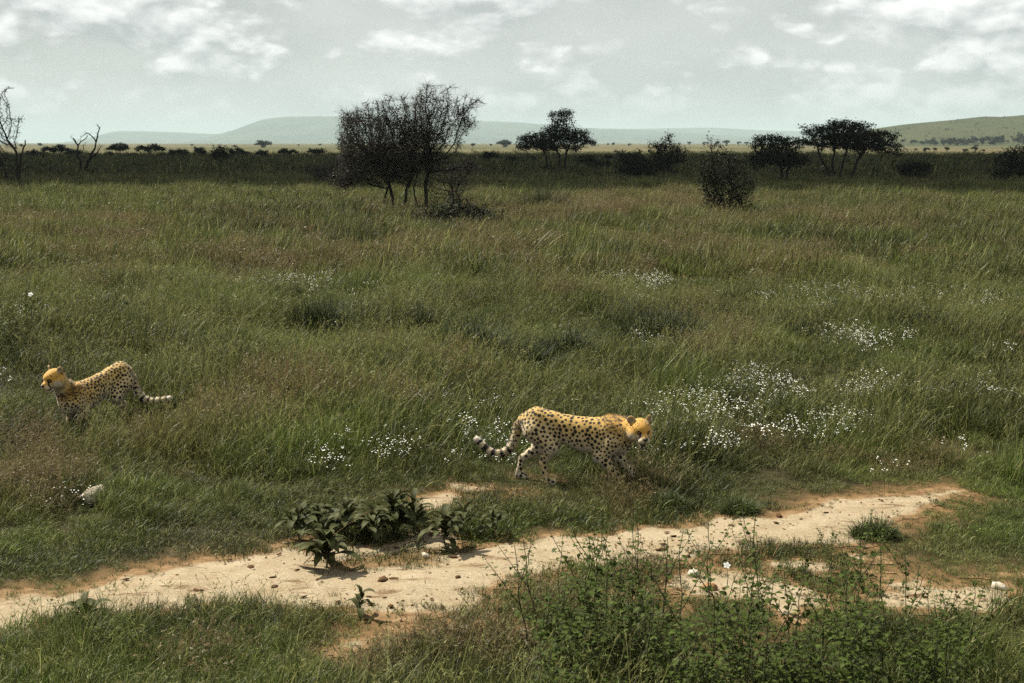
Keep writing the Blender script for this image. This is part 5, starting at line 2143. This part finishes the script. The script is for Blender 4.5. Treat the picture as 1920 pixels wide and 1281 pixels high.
    for leg in pose['legs']:
        yy = leg['j'][0][1]
        d = np.min([seg_dist(V, leg['j'][i][:3], leg['j'][i + 1][:3])[0] for i in range(1, len(leg['j']) - 1)], axis=0)
        inner = np.maximum(inner, (d < 0.085) * sstep(0.1, 0.6, -np.sign(yy) * nrm[:, 1]))
    C = C + (white - C) * (0.5 * inner * sstep(0.50, 0.36, V[:, 2]) * (is_head < 0.5))[:, None]
    # ruff on the nape
    nk = np.array(pose['neck'][:3])
    ruff = sstep(0.24, 0.10, np.linalg.norm(V - (nk + np.array([0.02, 0, 0.10])), axis=1)) * (is_head < 0.5)
    C = C + (rust * 1.05 - C) * (0.6 * ruff)[:, None]
    streak = ruff * sstep(0.5, 0.62, fbm(V[:, 0] * 22, V[:, 1] * 30 + V[:, 2] * 6, 3, seed + 9))
    C = C * (1 - 0.6 * streak)[:, None]
    # head
    hcol = np.tile(rust * 1.08, (len(V), 1))
    hcol = hcol + (gold - hcol) * sstep(0.03, -0.03, Hl[:, 2])[:, None]
    pale = sstep(-0.015, -0.045, Hl[:, 2] + 0.1 * (n3 - 0.5)) * sstep(-0.06, 0.03, Hl[:, 0])
    hcol = hcol + (white * 0.8 - hcol) * (0.7 * pale)[:, None]
    muz = sstep(0.095, 0.115, Hl[:, 0]) * sstep(-0.005, -0.025, Hl[:, 2])
    hcol = hcol + (white - hcol) * (0.35 * muz)[:, None]
    C = C + (hcol - C) * is_head[:, None]
    for s_ in (-1, 1):
        de = np.linalg.norm((Hl - np.array([-0.034, 0.074 * s_, 0.078])) / np.array([1, 1, 1]), axis=1)
        fr_ = ((nrm @ RH)[:, 0])
        m = (de < 0.045) & (Hl[:, 2] > 0.045)
        back = m & (fr_ < 0.1) & (de < 0.040)
        C[m] = gold * 0.9
        C[back] = blk * 1.6
        inn = m & (fr_ > 0.55) & (de < 0.03)
        C[inn] = np.array([0.24, 0.17, 0.11])
    # ---- spots: scattered over the coat at even spacing, larger on the haunch, tiny on the crown
    order = r.permutation(len(V))
    pts, rads = [], []
    cell = {}
    cap = 24000
    for i in order[:cap]:
        p = V[i]
        if is_tail[i]:
            continue
        if is_head[i] > 0.4:
            if Hl[i, 2] < 0.02 or Hl[i, 0] > 0.07 or (abs(Hl[i, 1]) > 0.055 and Hl[i, 2] > 0.05):
                if not (Hl[i, 2] < 0.0 and abs(Hl[i, 1]) > 0.06 and Hl[i, 0] < 0.05):
                    continue
            sp_, ra = 0.018, 0.0062
        else:
            if belly[i] > 0.6 or inner[i] * (p[2] < 0.4) > 0.75 and r.random() < 0.7:
                continue
            low = p[2] < 0.33 and legd[i] < 0.012
            sp_ = 0.036 if not low else 0.041
            ra = 0.0155 if not low else 0.0160
            if ruff[i] > 0.25:
                sp_, ra = 0.031, 0.0115
            if p[0] > pose.get('chest_x', 0.42) and not low:
                sp_, ra = 0.032, 0.0130
        g = tuple((p / 0.05).astype(int))
        ok = True
        for dx in (-1, 0, 1):
            for dy in (-1, 0, 1):
                for dz in (-1, 0, 1):
                    for q in cell.get((g[0] + dx, g[1] + dy, g[2] + dz), ()):
                        if ((pts[q] - p) ** 2).sum() < sp_ * sp_:
                            ok = False
                            break
                    if not ok:
                        break
                if not ok:
                    break
            if not ok:
                break
        if ok:
            cell.setdefault(g, []).append(len(pts))
            pts.append(p)
            rads.append(ra * r.uniform(0.8, 1.35))
    pts, rads = np.array(pts), np.array(rads)
    spot = np.full(len(V), 0.05)
    for k in range(0, len(V), 4000):
        d = np.linalg.norm(V[k:k + 4000, None, :] - pts[None], axis=2) - rads[None]
        spot[k:k + 4000] = d.min(1)
    # tail: spots give way to rings, white tip
    ring_p = np.abs(((tt - 0.42) * 8.5) % 1.0 - 0.5)
    ringd = (0.25 - ring_p) * 0.10
    far_t = is_tail & (tt > 0.42)
    spot[far_t] = -ringd[far_t] + (n3[far_t] - 0.5) * 0.01
    near_t = is_tail & ~far_t
    k1 = np.abs(((tt * 30) % 1.0) - 0.5)
    a_t = np.arctan2(V[:, 1], V[:, 2] - np.interp(V[:, 0], [p[0] for p in TL][::-1], [p[2] for p in TL][::-1]))
    spot[near_t] = (0.02 * (np.abs(np.sin(a_t * 2 + np.floor(tt * 30) * 1.3)) - 0.5) - (0.12 - k1 * 0.1) * 0.06)[near_t] + 0.004
    C[is_tail & (tt > 0.55)] = sand * 0.6 + white * 0.4
    tipm = is_tail & (tt > 0.965)
    C[tipm] = white * 1.1
    spot[tipm] = 0.05
    # face marks
    for s_ in (-1, 1):
        eye = np.array([0.084, 0.037 * s_, 0.016])
        d0 = np.linalg.norm((Hl - eye) * np.array([0.6, 1, 1]), axis=1) - 0.020
        d1, _ = seg_dist(Hl, (0.098, 0.033 * s_, 0.008), (0.106, 0.038 * s_, -0.020))
        d2, _ = seg_dist(Hl, (0.106, 0.038 * s_, -0.020), (0.095, 0.050 * s_, -0.060))
        spot = np.minimum(spot, np.minimum(d0, np.minimum(d1 - 0.010, d2 - 0.010)))
    d3 = np.linalg.norm((Hl - np.array([0.155, 0, -0.018])) * np.array([0.9, 0.9, 1.1]), axis=1) - 0.021
    d4, _ = seg_dist(Hl, (0.135, 0.0, -0.064 - 0.01 * mouth), (0.085, 0.035, -0.066))
    d5, _ = seg_dist(Hl, (0.135, 0.0, -0.064 - 0.01 * mouth), (0.085, -0.035, -0.066))
    spot = np.minimum(spot, np.minimum(d3, np.minimum(d4, d5) - 0.008 - 0.012 * mouth))
    # ---- objects
    T = empty(name, loc, heading)
    tag(T, label, 'cheetah', 'cheetahs in the grass')
    body = mesh('body', V, Q, M['fur'], True, {'fur': C, 'spot': spot}, parent=T)
    for s_ in (-1, 1):
        e = ICO2 * 0.0125 * hs + W((0.083, 0.037 * s_, 0.016))
        mesh('eye', e, ICO2F, M['eye'], True, parent=T)
    ns = (ICO2 * np.array([0.012, 0.018, 0.012]) * hs) @ RH.T + W((0.150, 0, -0.014))
    mesh('nose', ns, ICO2F, M['nose'], True, parent=T)
    # ---- coat hair, longest on the ruff, belly and tail
    nh = 42000
    i = r.integers(0, len(V), nh)
    ln = 0.009 + 0.028 * ruff[i] + 0.010 * np.clip(belly[i], 0, 1) + 0.010 * (is_tail[i]) - 0.005 * is_head[i]
    ln = ln * r.uniform(0.6, 1.5, nh)
    flow = np.array([-0.9, 0, -0.25]) + r.normal(0, 0.25, (nh, 3))
    flow[is_head[i] > 0.5] = (RH @ np.array([-0.8, 0, -0.1])) + r.normal(0, 0.25, ((is_head[i] > 0.5).sum(), 3))
    d = nrm[i] * (0.55 + 0.5 * ruff[i])[:, None] + flow * 0.8
    d /= np.linalg.norm(d, axis=1)[:, None]
    s_ = np.cross(d, nrm[i])
    s_ /= np.linalg.norm(s_, axis=1)[:, None] + 1e-9
    b0 = V[i] - nrm[i] * 0.002
    w = 0.0022
    HV = np.stack([b0 - s_ * w, b0 + s_ * w, b0 + d * ln[:, None]], 1).reshape(-1, 3)
    hm = mesh('coat_hair', HV, np.arange(nh * 3).reshape(nh, 3), M['fur'], True, {'fur': np.repeat(C[i] * r.uniform(0.6, 1.35, nh)[:, None], 3, 0), 'spot': np.repeat(spot[i], 3)}, parent=T)
    hm.data.normals_split_custom_set_from_vertices(np.repeat(nrm[i], 3, 0).tolist())
    hm['kind'] = 'stuff'
    return T


def zp(X, Y, x0, sx, y0, sc):
    return ((X - x0) * sx / sc, (y0 - Y) / sc)


POSE1 = dict(
    spine=[(-0.37, 0, 0.620, 0.080, 0.85), (-0.26, 0, 0.635, 0.115, 0.85), (-0.10, 0, 0.600, 0.118, 0.78), (0.08, 0, 0.555, 0.135, 0.74), (0.24, 0, 0.522, 0.160, 0.70),
           (0.40, 0, 0.515, 0.172, 0.68), (0.54, 0, 0.535, 0.150, 0.70), (0.62, -0.01, 0.560, 0.115, 0.80)],
    masses=[((-0.25, -0.055, 0.57), (0.135, 0.075, 0.150)), ((-0.25, 0.055, 0.57), (0.135, 0.075, 0.150)), ((0.52, -0.075, 0.53), (0.085, 0.055, 0.150)), ((0.52, 0.075, 0.53), (0.085, 0.055, 0.150)),
            ((0.50, 0, 0.655), (0.10, 0.055, 0.055)), ((0.62, -0.01, 0.46), (0.085, 0.075, 0.10))],
    legs=[dict(j=[(-0.25, -0.085, 0.54, 0.105), (-0.075, -0.095, 0.40, 0.072), (-0.165, -0.09, 0.225, 0.034), (-0.130, -0.09, 0.07, 0.027), (-0.115, -0.09, 0.030, 0.030)], k=0.05),
          dict(j=[(-0.27, 0.085, 0.52, 0.105), (-0.245, 0.10, 0.345, 0.070), (-0.44, 0.09, 0.215, 0.034), (-0.485, 0.085, 0.07, 0.027), (-0.475, 0.085, 0.030, 0.030)], k=0.05),
          dict(j=[(0.58, -0.085, 0.50, 0.078), (0.43, -0.095, 0.335, 0.060), (0.575, -0.085, 0.175, 0.036), (0.615, -0.085, 0.065, 0.031), (0.625, -0.085, 0.030, 0.032)], k=0.05),
          dict(j=[(0.60, 0.085, 0.48, 0.075), (0.53, 0.09, 0.325, 0.058), (0.67, 0.08, 0.185, 0.035), (0.72, 0.08, 0.07, 0.030), (0.73, 0.08, 0.030, 0.031)], k=0.05)],
    tail=[(-0.40, 0, 0.630, 0.050), (-0.455, 0.01, 0.56, 0.042), (-0.475, 0.01, 0.47, 0.037), (-0.505, 0.005, 0.37, 0.036), (-0.555, 0, 0.305, 0.036), (-0.635, -0.01, 0.262, 0.035), (-0.735, -0.02, 0.275, 0.034),
          (-0.82, -0.02, 0.335, 0.032), (-0.885, -0.02, 0.395, 0.027)],
    neck=(0.60, -0.02, 0.60, 0.105), head=(0.82, -0.10, 0.625), yaw=R(-56), pitch=R(14), hs=1.22)
POSE2 = dict(
    spine=[(-0.37, 0, 0.600, 0.085, 0.85), (-0.26, 0, 0.620, 0.118, 0.85), (-0.10, 0, 0.575, 0.120, 0.78), (0.08, 0, 0.510, 0.135, 0.74), (0.24, 0, 0.455, 0.160, 0.72),
           (0.40, 0, 0.425, 0.172, 0.70), (0.54, 0, 0.425, 0.150, 0.72), (0.62, 0, 0.440, 0.112, 0.80)],
    masses=[((-0.25, -0.055, 0.55), (0.135, 0.075, 0.150)), ((-0.25, 0.055, 0.55), (0.135, 0.075, 0.150)), ((0.52, -0.085, 0.45), (0.085, 0.055, 0.150)), ((0.52, 0.085, 0.45), (0.085, 0.055, 0.150)),
            ((0.62, 0, 0.36), (0.085, 0.085, 0.10))],
    legs=[dict(j=[(-0.25, 0.085, 0.52, 0.105), (-0.08, 0.095, 0.37, 0.070), (-0.20, 0.09, 0.205, 0.034), (-0.17, 0.09, 0.06, 0.027), (-0.16, 0.09, 0.030, 0.030)], k=0.05),
          dict(j=[(-0.27, -0.085, 0.50, 0.105), (-0.22, -0.10, 0.335, 0.070), (-0.40, -0.09, 0.205, 0.034), (-0.43, -0.085, 0.07, 0.027), (-0.42, -0.085, 0.030, 0.030)], k=0.05),
          dict(j=[(0.58, 0.085, 0.40, 0.078), (0.45, 0.095, 0.265, 0.058), (0.60, 0.085, 0.145, 0.036), (0.64, 0.085, 0.06, 0.031), (0.65, 0.085, 0.030, 0.032)], k=0.05),
          dict(j=[(0.58, -0.085, 0.40, 0.075), (0.46, -0.09, 0.265, 0.056), (0.53, -0.08, 0.14, 0.035), (0.53, -0.08, 0.06, 0.030), (0.54, -0.08, 0.030, 0.031)], k=0.05)],
    tail=[(-0.40, 0, 0.610, 0.050), (-0.455, 0.01, 0.53, 0.042), (-0.47, 0.04, 0.43, 0.039), (-0.48, 0.08, 0.33, 0.038), (-0.50, 0.14, 0.265, 0.038), (-0.53, 0.21, 0.24, 0.037), (-0.56, 0.29, 0.245, 0.036),
          (-0.59, 0.37, 0.26, 0.034), (-0.62, 0.44, 0.28, 0.028)],
    neck=(0.62, 0.0, 0.50, 0.102), head=(0.80, 0.0, 0.70), yaw=R(-6), pitch=R(14), hs=1.25)

P1 = gp(1053, 908)
cheetah('cheetah', 'golden spotted cheetah walking across the flowering grass with its face turned aside', (P1[0], P1[1], 0), R(-20), POSE1, 51, 1.0)
P2 = gp(200, 800)
cheetah('cheetah', 'shaded cheetah half hidden in tall grass with its head low', (P2[0], P2[1], float(gz(P2[0], P2[1]))), R(243), POSE2, 52, 0.2)
